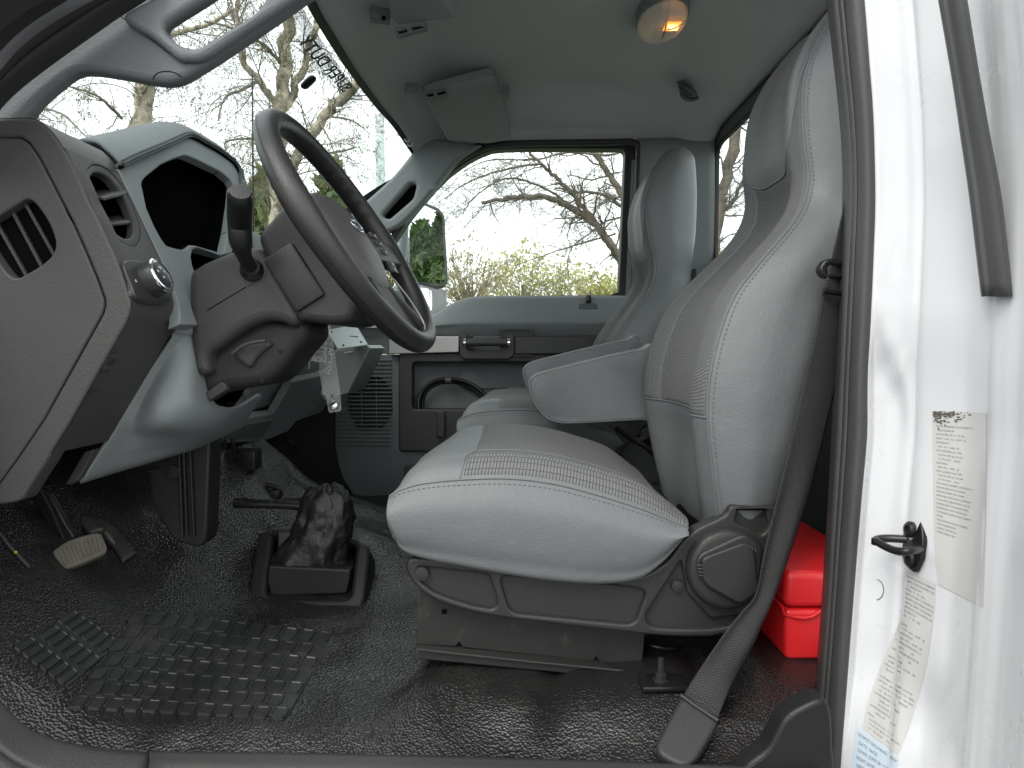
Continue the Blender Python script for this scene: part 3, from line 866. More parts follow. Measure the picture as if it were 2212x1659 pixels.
# end cap frame and the panel inside it
edge = [(60, 254), (85, 261), (112, 286), (135, 318), (155, 353), (175, 396), (190, 431), (212, 473), (235, 523), (257, 573), (277, 634), (282, 652), (281, 671), (272, 698), (252, 733), (205, 816), (150, 913), (117, 966), (98, 1000), (62, 1055), (48, 1078), (25, 1087), (-20, 1092)]
groove = [(45, 296), (62, 308), (82, 336), (107, 383), (125, 418), (160, 486), (190, 553), (212, 606), (226, 646), (227, 660), (222, 678), (207, 706), (150, 808), (95, 906), (37, 991), (0, 1041)]
edge_s = [(v.x, v.y) for v in curve([Vector((a, b, 0)) for a, b in [(17, 254)] + edge], 140)]
cap_o = [(-60, 258)] + edge_s + [(-90, 1092), (-90, 280)]
cap_h = [(-40, 296), (20, 296)] + groove + [(-40, 1090), (-62, 1080), (-62, 310)]
fr = plate('end_frame', px3(cap_o, YN), [px3(cap_h, YN)], M_weave, da, .03, .0045)
ins = []
for i, (a, b) in enumerate(cap_h):
    c = Vector((70, 690, 0)); q = Vector((a, b, 0)); q = q + (c - q).normalized() * 2.2
    ins.append((q.x, q.y))
vh = [(47, 435), (60, 430), (72, 436), (85, 451), (100, 473), (112, 498), (119, 523), (117, 541), (108, 556), (87, 574), (55, 593), (37, 601), (20, 595), (0, 571), (-20, 540), (-34, 505), (-20, 478), (0, 465)]
M_endp = mat('end_panel_plastic', (.060, .058, .0585), .5, spec=.3, bump=[('grain', 380, .0003)], vary=.05)
ep = plate('end_panel', px3(ins, YN + .002), [curve(px3(vh, YN + .002), 60, True)], M_endp, da, .02, .003)
plate('gap', px3([(-62, 270), (60, 270), (270, 640), (40, 1070), (-62, 1070)], YN + .02), [], M_void, da, .004)
plate('vent_recess', px3([(-70, 400), (140, 400), (140, 620), (-70, 620)], YN + .05), [], M_void, ep, .004)
for a, b in (((22, 449), (90, 577)), ((50, 432), (117, 552)), ((-8, 482), (58, 598)), ((-36, 512), (24, 614))):
    A_, B_ = P(*a, YN + .012), P(*b, YN + .012)
    d = (B_ - A_).normalized(); w = Vector((d.z, 0, -d.x)) * .0022
    q = [A_ + w, B_ + w, B_ - w, A_ - w]
    w2 = Vector((0, .03, 0)) + Vector((-.012, 0, .006))
    me = bpy.data.meshes.new('vane'); bm = bmesh.new()
    vsx = [bm.verts.new(p) for p in q] + [bm.verts.new(p + w2) for p in q]
    for f in ((0, 1, 2, 3), (4, 5, 6, 7), (0, 1, 5, 4), (1, 2, 6, 5), (2, 3, 7, 6), (3, 0, 4, 7)): bm.faces.new([vsx[i] for i in f])
    bmesh.ops.recalc_face_normals(bm, faces=bm.faces); bm.to_mesh(me); bm.free()
    link('vane', me, M_dkplas, ep, 30)

# woven front of the end module: rounded profile running inwards from the end cap
def inward(pts, Y): return [Vector((p.x, Y, p.z)) for p in px3(pts, YN)]
FA, FB, FCc = P(155, 353, YN), P(257, 573, YN), Vector((0, 1, 0))
FN = (FB - FA).cross(FCc).normalized()
if FN.dot(C0 - FA) < 0: FN = -FN
FACE = (FA, FN)
def fp_(px, py, off=0.0): return PP(px, py, FACE) + FN * off
topc = [(-60, 258)] + [q for q in edge_s if q[1] < 326]
def prow(pts, Y, inset=0.0):
    return inward(pts, Y)
low_edge = [q for q in edge_s if 568 < q[1] < 985]
def sm(n, pts, Y): return curve(inward(pts, Y), n)
sheet('front_top', [sm(60, topc, YN + .0045), sm(60, topc, YN + .008), sm(60, topc, 1.03), sm(60, topc, YD)], M_weave, da, 12, 90, 0, -1, smooth=60)
sheet('front_low', [sm(60, low_edge, YN + .0045), sm(60, low_edge, YN + .008), sm(60, low_edge, 1.03), sm(60, low_edge, YD)], M_weave, da, 12, 110, 0, -1, smooth=60)
vent_px = [(200, 356), (188, 370), (185, 386), (188, 410), (200, 445), (224, 484), (250, 512), (272, 528), (288, 533), (300, 527), (305, 508), (302, 485), (288, 445), (266, 403), (242, 373), (220, 358)]
sw_px = [(264, 572), (276, 563), (305, 566), (345, 586), (360, 618), (367, 646), (360, 650), (340, 655), (312, 651), (290, 641), (281, 618)]
fo = [Vector((p.x, YN + .004, p.z)) for p in px3(edge[3:10], YN)]
fo2 = [Vector((p.x, YD, p.z)) for p in fo]
flat = lambda q: q - FN * (q - FA).dot(FN)
plate('front_face', [flat(p) for p in fo + fo2[::-1]], [curve([fp_(*q) for q in vent_px], 48, True), curve([fp_(*q) for q in sw_px], 40, True)], M_weave, da, .012, .001, plane=FACE)
# round air outlet in the woven face
vc = [fp_(*q) for q in vent_px]
vcen = sum(vc, Vector()) / len(vc)
av = plate('air_vent', curve([fp_(*q, -.001) for q in vent_px], 56, True), [curve([vcen + (fp_(*q, -.001) - vcen) * .80 + Vector((0, -.004, 0)) for q in vent_px], 56, True)], M_blacks, da, .012, .003, plane=(FA - FN * .001, FN))
av.data.materials[0] = M_dkplas
dq = curve([fp_(*q, -.003) for q in vent_px], 40, True)
link('duct', sheet_mesh('duct', [dq + dq[:1], [q - FN * .045 for q in dq + dq[:1]], [vcen + (q - vcen) * .02 - FN * .046 for q in dq + dq[:1]]], 3, 60, lin_u=True), M_void, av, 30)
for pts in (((196, 420, .985), (225, 428, .985), (271, 415, 1.05), (272, 410, 1.065), (225, 407, 1.065), (198, 414, 1.04)), ((226, 478, 1.0), (236, 484, .99), (285, 480, 1.055), (294, 474, 1.07), (265, 462, 1.075), (225, 470, 1.04))):
    a = [P(*q) for q in pts]
    c = sum(a, Vector()) / 6
    me = bpy.data.meshes.new('vane'); bm = bmesh.new()
    bm.faces.new([bm.verts.new(p) for p in a]); bm.to_mesh(me); bm.free()
    mod_bevel(mod_solid(link('vane', me, M_dkplas, av, 30), .004, -1), .0012)
# headlight dial
hs = plate('headlight_switch', curve([fp_(*q, .0025) for q in sw_px], 48, True), [], M_blacks, da, .012, .002, plane=(FA + FN * .0025, FN))
M_soft = mat('switch_black', (.028, .028, .03), .4)
hs.data.materials[0] = M_soft
kc = fp_(320, 608)
kn = lathe('dial', [(.027, 0), (.027, .006), (.0262, .014), (.0262, .021), (.0250, .0245)], M_soft, hs, kc - FN * .002, FN, 40)
lathe('dial_ring', [(.0252, .0), (.0268, .001), (.0270, .003), (.0252, .0045), (.0205, .004), (.0200, .002)], M_chrome, kn, kc + FN * .0195, FN, 44)
lathe('dial_cap', [(.0203, 0), (.0203, .0015), (.018, .0022)], M_soft, kn, kc + FN * .0215, FN, 36)
fm = frame_of(kc + FN * .0239, FN)
M_mark = mat('white_print', (.75, .75, .75), .6)
for s_, sx_, sy_, sz_ in (('O', -.009, .005, .006), ('=', -.003, .0115, .006), ('D', .003, .0115, .006), ('*', .010, .005, .008), ('o', .001, -.003, .007)):
    text('symbol', s_, sz_, fm @ Matrix.Translation((sx_, sy_, 0)), M_mark, kn)
text('symbol', 'S', .006, frame_of(fp_(290, 609, .003), FN), M_mark, hs)

# instrument hood
hood_f = [(251, 361), (288, 343), (325, 327), (362, 311), (395, 296), (412, 297), (438, 311), (465, 326), (485, 340), (502, 354), (513, 374), (520, 408), (522, 440)]
hood_b = [(197, 302), (236, 292), (275, 283), (318, 272), (355, 264), (378, 266), (402, 276), (425, 288), (445, 300), (465, 313), (488, 334), (508, 362), (516, 400)]
hf = [fp_(*q, .012) for q in hood_f]
hb_ = []
for q, f in zip(hood_b, hf):
    yb = 1.13 + (f.y - hf[0].y) * 1.0 + .02
    hb_.append(P(*q, max(1.12, yb)))
md = [a.lerp(b, .45) + Vector((0, 0, .006)) for a, b in zip(hf, hb_)]
dn = [b + Vector((-.22, 0, -.10)) for b in hb_]
b2 = [b + Vector((-.06, 0, -.012)) for b in hb_]
lipi = [f - FN * .012 + Vector((0, 0, -.004)) for f in hf]
tube('hood_gap', [f - FN * .006 + Vector((0, 0, -.003)) for f in hf], .0035, M_void, da, 8, n=60)
sheet('instrument_hood', [lipi, hf, [a.lerp(b, .12) for a, b in zip(hf, md)], md, hb_, b2, dn], M_greyg, da, 36, 60, .006, -1, smooth=60)
# surround of the instrument opening
lens = [(304, 400), (306, 392), (313, 383), (345, 357), (372, 344), (396, 336), (404, 337), (425, 346), (475, 371), (496, 388), (503, 400), (500, 440), (492, 500), (482, 546), (470, 549), (421, 531), (408, 530), (402, 537), (392, 540), (376, 537), (357, 531), (347, 518), (332, 491), (315, 452)]
sur_o = hood_f[:11] + [(516, 380), (519, 410), (514, 470), (500, 548), (478, 552), (424, 536), (414, 541), (411, 556), (414, 575), (423, 601), (437, 640), (445, 660), (446, 683), (441, 697), (432, 704), (384, 702), (386, 688), (385, 671), (382, 651), (362, 593), (335, 536), (312, 488), (287, 436), (267, 396)]
plate('instrument_surround', [fp_(*q, .002) for q in sur_o], [[fp_(*q, .002) for q in lens]], M_grey, da, .018, .003, plane=(FA + FN * .002, FN))
M_lens = mat('instrument_lens', (.003, .003, .0035), .9, spec=0.0)
lz = [fp_(*q, -.05) for q in lens]; lzc = sum(lz, Vector()) / len(lz)
icl = plate('instrument_cluster', [lzc + (q - lzc) * 1.03 for q in lz], [], M_lens, da, .006, plane=(FA - FN * .05, FN))
# deep walls of the cluster well
wl = [fp_(*q, -.004) for q in lens]; wl2 = [p - FN * .046 for p in wl]
link('cluster_well', sheet_mesh('cluster_well', [wl + wl[:1], wl2 + wl2[:1]], 3, 90, lin_u=True), M_lens, da, 40)
M_blue = bpy.data.materials.new('blue_indicator'); M_blue.use_nodes = True
b_ = M_blue.node_tree.nodes['Principled BSDF']; b_.inputs['Emission Color'].default_value = (.05, .25, 1, 1); b_.inputs['Emission Strength'].default_value = 1.6; b_.inputs['Base Color'].default_value = (.02, .08, .3, 1)
plate('indicator_light', [fp_(*q, -.03) for q in [(333, 446), (339, 446), (338, 457), (332, 457)]], [], M_blue, icl, .001, plane=(FA - FN * .03, FN))
# lower edge lip of the surround and the shaded nose under it
n0 = px3([(382, 700), (400, 703), (420, 704), (434, 703), (442, 695)], 1.10)
nose = [[P(384, 700, 1.085), P(400, 701, 1.10), P(420, 702, 1.115), P(433, 702, 1.125), P(442, 694, 1.135)],
        [P(380, 708, 1.088), P(396, 709, 1.10), P(418, 709, 1.115), P(431, 707, 1.125), P(441, 698, 1.14)],
        [P(370, 721, 1.10), P(390, 722, 1.11), P(410, 722, 1.12), P(420, 718, 1.13), P(436, 706, 1.15)],
        [P(372, 722, 1.16), P(390, 722, 1.17), P(410, 722, 1.18), P(420, 718, 1.19), P(436, 706, 1.2)]]
sheet('surround_nose', nose, M_grey, da, 12, 16, .004, -1)
# knee panel
K = [[(371, 724, 1.09), (382, 724, 1.10), (393, 724, 1.11), (405, 724, 1.12), (416, 726, 1.13)],
     [(366, 733, 1.085), (379, 733, 1.095), (392, 732, 1.105), (405, 732, 1.115), (418, 734, 1.128)],
     [(328, 790, 1.09), (352, 790, 1.10), (382, 790, 1.09), (410, 788, 1.10), (430, 787, 1.135)],
     [(285, 862, 1.09), (316, 862, 1.10), (352, 862, 1.07), (408, 862, 1.085), (453, 864, 1.155)],
     [(268, 888, 1.09), (302, 894, 1.10), (350, 896, 1.068), (425, 893, 1.11), (480, 879, 1.20)],
     [(256, 908, 1.09), (294, 914, 1.105), (350, 918, 1.085), (440, 914, 1.15), (516, 874, 1.27)],
     [(242, 930, 1.09), (284, 938, 1.12), (352, 938, 1.135), (452, 926, 1.20), (557, 850, 1.36)],
     [(206, 983, 1.09), (262, 976, 1.13), (350, 962, 1.17), (452, 938, 1.24), (552, 868, 1.385)],
     [(172, 1034, 1.09), (250, 1011, 1.15), (350, 983, 1.2), (440, 955, 1.28), (520, 915, 1.40)],
     [(174, 1036, 1.12), (252, 1013, 1.2), (352, 985, 1.26), (442, 957, 1.34), (522, 917, 1.46)]]
sheet('knee_panel', [[P(*q) for q in r] for r in K], M_grey, da, 60, 50, .006, -1)
# foot of the end module with its small cut-out
plate('end_foot', px3([(182, 976), (206, 970), (172, 1034), (152, 1048), (140, 1046)], 1.075), [], M_weave, da, .015, .003)
# dark backing behind the openings
plate('backing', [Vector((-.70, 1.10, 2.0)), Vector((-.70, 2.3, 2.0)), Vector((-.70, 2.3, 1.62)), Vector((-.70, 1.10, 1.62))], [], M_void, da, .01, plane=(Vector((-.70, 1, 1.8)), Vector((1, 0, 0))))
# far run of the dashboard across to the passenger side
prof = [(-60, 300), (17, 268), (70, 276), (112, 306), (155, 365), (190, 440), (235, 528), (270, 618), (276, 652), (272, 690), (252, 733)]
prof_low = [(256, 728), (205, 816), (150, 913), (117, 966), (98, 1000)]
prof_u = [Vector((p.x - .01, 0, p.z)) for p in px3(prof, YN)]
def ext(pr, y, dx=0, dz=0): return [Vector((p.x + dx, y, p.z + dz)) for p in pr]
pu = curve(prof_u, 40)
sheet('upper_dash', [ext(pu, 1.60), ext(pu, 1.604), ext(pu, 1.9, -.005), ext(pu, 2.26)], M_greyg, da, 14, 60, .01, -1)
low = curve([Vector((p.x - .012, 0, p.z)) for p in px3(prof_low, YN)], 16)
sheet('lower_dash', [ext(low, 1.62), ext(low, 1.63), ext(low, 2.0), ext(low, 2.26)], M_grey, da, 10, 30, .01, -1)
# dark end cap at the passenger side
fullp = pu + low[1:]
endl = ext(fullp, 2.285, .004); back = [Vector((-.80, 2.285, endl[-1].z)), Vector((-.80, 2.285, endl[0].z - .02))]
plate('far_end_cap', endl + back, [], M_weave, da, .04, .004)
# top cowl from the dash to the windshield base
cw = [Vector((prof_u[0].x, y, prof_u[0].z)) for y in (.96, 1.2, 1.5, 1.8, 2.1, 2.3)]
wbp = [Vector((x + .02, y, z - .012)) for y, x, z in WB[:6]]
sheet('dash_top', [cw, [a.lerp(b, .5) for a, b in zip(cw, wbp)], wbp], M_dkplas, da, 8, 30, .01, -1)
# lower centre panel with rows of screws
LA, LB = P(272, 698, YN), P(100, 998, YN)
LN = (LB - LA).cross(Vector((0, 1, 0))).normalized()
if LN.dot(C0 - LA) < 0: LN = -LN
LOWP = (LA + LN * .012, LN)
cpx = [(476, 937), (497, 909), (592, 893), (632, 825), (690, 812), (735, 792), (775, 760), (742, 872), (712, 884), (640, 910), (622, 932), (568, 954), (470, 958), (445, 955)]
LP2 = (LA + LN * .02, LN)
cpn = plate('centre_panel', rnd([PP(*q, LP2) for q in cpx], .008), [], M_grey, da, .02, .003, plane=LP2)
plate('panel_recess', rnd([PP(*q, (LA + LN * .024, LN)) for q in [(492, 924), (592, 907), (566, 945), (486, 950)]], .006), [], M_greyg, cpn, .004, .001, plane=(LA + LN * .024, LN))
for i in range(4):
    q = PP(660 + i * 14.5, 887 - i * 5, LP2)
    lathe('rivet', [(.004, 0), (.004, .002), (.002, .003)], M_grey, cpn, q, LN, 10)
# the black gap beside it
gp = plate('cable_gap', [PP(*q, (LA - LN * .03, LN)) for q in [(505, 905), (545, 840), (640, 800), (700, 800), (640, 830), (592, 895)]], [], M_void, da, .004, plane=(LA - LN * .03, LN))
lathe('bolt', [(.006, 0), (.006, .004), (.003, .006)], M_alu, cpn, PP(601, 860, (LA, LN)), LN, 12)
# bare metal bracket with an equipment box under it
br = thing('equipment_bracket', 'bare grey metal bracket plate with a slot, on a box beside the steering column', 'bracket', P(755, 730, 1.75))
plate('bracket_plate', rnd([P(a, b, y) for a, b, y in [(708, 711, 1.62), (768, 702, 1.80), (796, 743, 1.72), (730, 755, 1.56)]], .004), [[P(a, b, y) for a, b, y in [(757, 722, 1.688), (775, 724, 1.725), (775, 728, 1.72), (757, 726, 1.685)]]], mat('bracket_steel', (.26, .29, .29), .42, .35, vary=.06), br, .003, .0006)
for a, b in ((716, 719), (766, 708), (722, 744), (742, 748), (780, 741)):
    lathe('hole', [(.0028, 0), (.0028, .001)], M_void, br, P(a, b, 1.60) + Vector((0, -.002, .002)), Vector((.2, -.6, .7)), 10)
M_boxg = mat('box_grey', (.16, .18, .18), .45, vary=.05)
plate('equipment_box', [P(a, b, 1.75) for a, b in [(722, 756), (790, 745), (800, 752), (752, 850), (700, 865), (690, 850)]], [], M_boxg, br, .2, .004)
plate('slot', [P(a, b, 1.744) for a, b in [(744, 761), (762, 757), (762, 759), (744, 763)]], [], M_paper, br, .001)

# ================================================================== steering column and wheel
UP, N_ = Vector((-math.sin(.546), 0, math.cos(.546))), Vector((math.cos(.546), 0, math.sin(.546)))
cl = thing('steering_column', 'charcoal steering column shroud with a gear selector stalk and tilt lever', 'steering column', P(540, 690, 1.2))
up_px = [(405, 602), (425, 575), (462, 556), (490, 545), (520, 535), (552, 534), (568, 545), (590, 577), (612, 614), (640, 668), (643, 692), (630, 704), (600, 694), (565, 694), (522, 714), (480, 745), (456, 760), (449, 772), (449, 785), (452, 798), (447, 806), (432, 812), (415, 790), (408, 720)]
up3 = curve([P(a, b, 1.105) for a, b in up_px], 110, True)
plate('upper_shroud', up3, [], M_column, cl, .19, .016)
lo_px = [(420, 800), (470, 745), (520, 710), (570, 688), (620, 690), (655, 688), (668, 710), (662, 733), (634, 765), (612, 796), (576, 828), (538, 838), (492, 843), (462, 852), (436, 850), (424, 830)]
M_col2 = mat('column_plastic_dark', (.024, .0232, .023), .5, spec=.3, bump=[('grain', 500, .0003)], vary=.06)
ls = plate('lower_shroud', curve([P(a, b, 1.135) for a, b in lo_px], 90, True), [], M_col2, cl, .12, .02)
plate('seam', [P(a, b, 1.1042) for a, b in [(446, 670), (531, 619), (531.5, 620.6), (446.5, 671.8)]], [], M_void, cl, .001)
tl = plate('tilt_lever', rnd([P(a, b, 1.125) for a, b in [(498, 764), (520, 747), (548, 738), (574, 736), (590, 742), (556, 770), (540, 797), (520, 785)]], .008), [], M_dkplas, cl, .03, .007)
tube('lever_edge', [P(a, b, 1.113) for a, b in [(501, 766), (515, 753), (535, 743), (556, 738), (574, 737)]], .0035, M_dkplas, tl, 10, n=16)
plate('rib', [P(a, b, 1.13) for a, b in [(440, 850), (478, 823), (488, 832), (490, 842), (452, 866)]], [], M_column, ls, .03, .003)
lathe('connector', [(.009, 0), (.009, .02), (.007, .022)], mat('cream_connector', (.42, .36, .27), .5), cl, P(456, 790, 1.16), (.3, -.2, 1), 14)
for a, b in ((604, 758), (566, 822)):
    lathe('screw', [(.0042, 0), (.0034, .0015)], M_steel, ls, P(a, b, 1.134), (0, -1, -.3), 12)
plate('stalk_plate', rnd([P(a, b, 1.1035) for a, b in [(517, 578), (520, 560), (548, 553), (556, 556), (578, 592), (534, 621)]], .005), [], M_column, cl, .004, .0012)
skb = [(519, 424, .985), (518, 455, 1.008), (518, 486, 1.03), (519, 512, 1.035), (525, 545, 1.055), (535, 567, 1.08), (546, 583, 1.11)]
sk = tube('gear_selector', [P(*q) for q in skb], [.0168, .0172, .0172, .0155, .0120, .0112, .0112], M_black, cl, 22)
sp_ = curve([P(*q) for q in skb], 60)
rr_ = [(.0172 if i < 28 else .0172 - .006 * ss(28, 42, i)) for i in range(60)]
sk.data = tube_mesh('gear_selector', sp_, rr_, 22); finish(sk.data, 50); sk.data.materials.append(M_black)
ad = (P(519, 424, .985) - P(518, 486, 1.03)).normalized()
lathe('stalk_knob', [(.0172, 0), (.0178, .004), (.0178, .045), (.0168, .0565), (.0150, .0590), (.0145, .0585)], M_blacks, sk, P(518, 478, 1.024), ad, 36)
lathe('end_cap', [(.0146, 0), (.0144, .0018), (.012, .0024)], M_dkplas, sk, P(518, 478, 1.024) + ad * .0588, ad, 32)
for i in (-1, 0, 1):
    sid = Vector((math.sin(i * .75), -math.cos(i * .75), 0))
    box('knob_flute', P(519, 455, 1.03) + sid * .0172, (.004, .0025, .020), M_black, sk, Matrix.Rotation(i * .75, 3, 'Z'), .001)
lathe('stalk_boot', [(.019, 0), (.019, .004), (.014, .010), (.0125, .012)], M_blacks, cl, P(545, 584, 1.104), (.25, -1, .3), 30)

sw = thing('steering_wheel_assembly', 'black four spoke steering wheel with grained rim and grey horn pad', 'steering wheel', (-.2777, 1.21, 1.948))
WC = Vector((-.2777, 1.21, 1.948)); WY = Vector((.1102, .9939, 0)); WN = WY.cross(UP).normalized()
if WN.x < 0: WN = -WN
RW = .2185
def wp(ang, r, h=0): return WC + (WY * math.cos(ang) + UP * math.sin(ang)) * r + WN * h
nseg = 160
Vr = []
for i in range(nseg):
    a = 2 * math.pi * i / nseg
    rad = (WY * math.cos(a) + UP * math.sin(a))
    # finger waves on the inside of the upper far quarter
    wave = .0012 * math.sin(a * 46) if R(20) < a < R(80) or R(100) < a < R(160) else 0
    th = .0178 + .0022 * math.exp(-((math.sin(a) - .05) / .25) ** 2)
    for k in range(22):
        b = 2 * math.pi * k / 22
        inn = max(0, -math.cos(b))
        Vr.append(WC + rad * (RW + math.cos(b) * th * 1.02 - wave * inn) + WN * (math.sin(b) * th * 1.12))
link('rim', grid_mesh('rim', Vr, nseg, 22, True, True), M_leather, sw, 180)
seam = [wp(2 * math.pi * i / 160, RW + .0192, -.004) for i in range(160)]
tube('rim_seam', seam, .0006, M_blacks, sw, 6, True)
# back cover
bk = [(557, 508), (580, 478), (613, 441), (640, 436), (660, 436), (690, 480), (740, 580), (770, 650), (760, 690), (728, 700), (690, 698), (662, 694), (640, 690), (622, 650), (590, 588), (566, 545)]
M_bkc = mat('column_cover_black', (.026, .025, .025), .5, bump=[('grain', 420, .0003)], vary=.08)
hbk = plate('hub_cover', curve([P(a, b, 1.105) for a, b in bk], 80, True), [], M_bkc, sw, .20, .014)
box('hub_step', P(640, 600, 1.11), (.055, .03, .10), M_bkc, hbk, Euler((0, R(-32), 0)).to_matrix(), .006)
lathe('hub_hole', [(.0042, 0), (.004, .0012)], M_void, hbk, P(625, 568, 1.1045), (0, -1, 0), 14)
# horn pad: domed cover with rounded outline
loops = []
def padr(a):
    # flat top, tapering bottom
    c, s = math.cos(a), math.sin(a)
    n = 2.6
    r = (abs(c / .098) ** n + abs(s / (.092 if s > 0 else .118)) ** n) ** (-1 / n)
    return r
for f, h in ((1.0, -.05), (1.0, -.026), (.985, -.018), (.95, -.010), (.85, -.001), (.65, .007), (.4, .0115), (.15, .013), (.01, .0133)):
    loops.append([wp(2 * math.pi * k / 56, padr(2 * math.pi * k / 56) * f, h + .0) for k in range(56)])
hp = loft('horn_pad', loops, M_airbag, sw, True, 60)
eM = frame_of(WC + WN * .0115 + UP * .012, WN + UP * .06, UP)
el = [eM @ Vector((.026 * math.cos(t * math.pi / 20), .0105 * math.sin(t * math.pi / 20), .002)) for t in range(40)]
em = plate('emblem', el, [], mat('emblem_blue', (.012, .03, .10), .25), hp, .004, .0008)
el2 = [eM @ Vector((.0275 * math.cos(t * math.pi / 20), .0118 * math.sin(t * math.pi / 20), .0022)) for t in range(40)]
tube('emblem_ring', el2, .0013, M_chrome, em, 8, True)
text('emblem_script', 'Ford', .0165, eM @ Matrix.Translation((0, 0, .0024)), M_chrome, em, sh=.3)
# spokes
def spoke(name, a0, w, r0, r1, m, h=-.014, t=.016, par=None):
    c0, c1 = wp(a0, r0, h), wp(a0, r1, 0)
    tg = (WY * -math.sin(a0) + UP * math.cos(a0))
    rows = []
    for f in (0, .3, .7, 1):
        c = c0.lerp(c1, f); ww = w * (1 - .25 * f); tt = t * (1 - .1 * f)
        rows.append(rnd([c + tg * ww + WN * tt, c + tg * ww - WN * tt, c - tg * ww - WN * tt, c - tg * ww + WN * tt], .009, 4))
    return loft(name, rows, m, par or sw, True, 50)
spoke('spoke', R(-4), .034, .075, RW - .006, M_leather)
spoke('spoke', R(184), .030, .105, RW - .006, M_leather, -.03)
for a in (-64, -116):
    spoke('spoke', R(a), .017, .085, RW - .006, M_col2, t=.010)
M_btn = mat('button_black', (.022, .022, .023), .45)
for (a, r, q) in ((9, .128, 0), (1, .132, 1), (-7, .135, 2), (-19, .137, 3), (-25, .135, 4)):
    c = wp(R(a), r - (.012 if q > 4 else 0), .004 if q < 5 else -.010)
    Mx = Matrix((WY, UP, WN)).transposed()
    bt = box('button', c, (.034, .014, .010), M_btn, sw, Mx, .0025)
    box('print', c + WN * .0053, (.006, .0025, .0006), M_mark, bt, Mx, 0)
# bright edge on the lower spoke pair
tube('trim_line', [wp(R(-64), .10, .011), wp(R(-63), .15, .012), wp(R(-66), .195, .010), wp(R(-72), .203, .009), wp(R(-82), .206, .008)], .002, M_alu, sw, 8, n=20)
plate('lower_spoke_web', [wp(R(a), r, -.004) for a, r in ((-58, .10), (-60, .205), (-75, .206), (-90, .207), (-105, .206), (-120, .205), (-122, .10))], [], M_bkc, sw, .010, .003)

# ================================================================== hanging key tag and clear strip
ks = thing('clear_plastic_strip', 'clear plastic strip with a metal button hanging beside the steering column', 'plastic strip', P(710, 800, 1.42))
M_acry = bpy.data.materials.new('clear_acrylic'); M_acry.use_nodes = True
t_ = M_acry.node_tree; pb = t_.nodes['Principled BSDF']; pb.inputs['Base Color'].default_value = (.8, .86, .85, 1); pb.inputs['Roughness'].default_value = .12
trn = t_.nodes.new('ShaderNodeBsdfTransparent'); mi_ = t_.nodes.new('ShaderNodeMixShader'); mi_.inputs[0].default_value = .20
t_.links.new(trn.outputs[0], mi_.inputs[1]); t_.links.new(pb.outputs[0], mi_.inputs[2]); t_.links.new(mi_.outputs[0], t_.nodes['Material Output'].inputs[0])
strip = [(688, 700), (712, 700), (722, 760), (735, 850), (737, 886), (733, 889), (712, 892), (709, 889), (703, 854), (697, 853), (689, 800)]
plate('strip', rnd([P(a, b, 1.42) for a, b in strip], .003), [[P(717 + 4 * math.cos(k / 2), 855 + 4 * math.sin(k / 2), 1.42) for k in range(12)]], M_acry, ks, .003, .0006)
lathe('button', [(.0105, 0), (.0105, .002), (.0085, .0045), (.0075, .005)], M_alu, ks, P(721, 876, 1.418), (0, -1, .1), 28)
lathe('button_cap', [(.0072, 0), (.0068, .0012), (.004, .002)], M_chrome, ks, P(721, 876, 1.413), (0, -1, .1), 28)
tm = Matrix.Translation(P(711, 780, 1.416)) @ Matrix.Rotation(R(90), 4, 'X') @ Matrix.Rotation(R(-98), 4, 'Z')
text('strip_print', 'ARTRAM', .014, tm, M_mark, ks)
tube('strip_outline', [P(a, b, 1.4165) for a, b in [(704, 805), (702, 770), (706, 752), (713, 752), (716, 770), (714, 800)]], .0006, M_mark, ks, 5)
kt = thing('key_tag', 'small white paper key tag with handwriting, hanging upside down under the steering column', 'key tag', P(685, 740, 1.41))
plate('tag_card', rnd([P(a, b, 1.405) for a, b in [(668, 716), (703, 705), (706, 784), (667, 779)]], .002), [], M_paper, kt, .001)
base = P(686, 765, 1.4035)
tr_ = lambda x, z, rot: Matrix.Translation(P(x, z, 1.4035)) @ Matrix.Rotation(R(90), 4, 'X') @ Matrix.Rotation(R(180 + rot), 4, 'Z')
for body, x, y, s_ in (('220057', 686, 764, .0078), ('YEAR 2025', 687, 754, .0058), ('MAKE Ford', 688, 745, .0058), ('MODEL F', 690, 736, .0058), ('BODY', 692, 727, .0052)):
    text('tag_writing', body, s_, tr_(x, y, -2), M_inkd, kt)
tube('tag_box', [P(a, b, 1.4035) for a, b in [(670, 758), (703, 757), (703, 771), (669, 769)]], .0003, M_inkd, kt, 4, True)
for x, c in ((673, 'X'), (687, 'O'), (700, 'U')):
    text('tag_mark', c, .006, tr_(x, 776, -2), M_inkd, kt)
tube('tag_strings', [P(668, 780, 1.404), P(668, 797, 1.404)], .0008, M_paper, kt, 5)
kt2 = thing('second_key_tag', 'corner of a second paper tag peeking out above the grey metal bracket', 'key tag', P(745, 690, 1.45))
plate('tag_card', [P(a, b, 1.45) for a, b in [(728, 684), (760, 688), (736, 706)]], [], M_paper, kt2, .001)

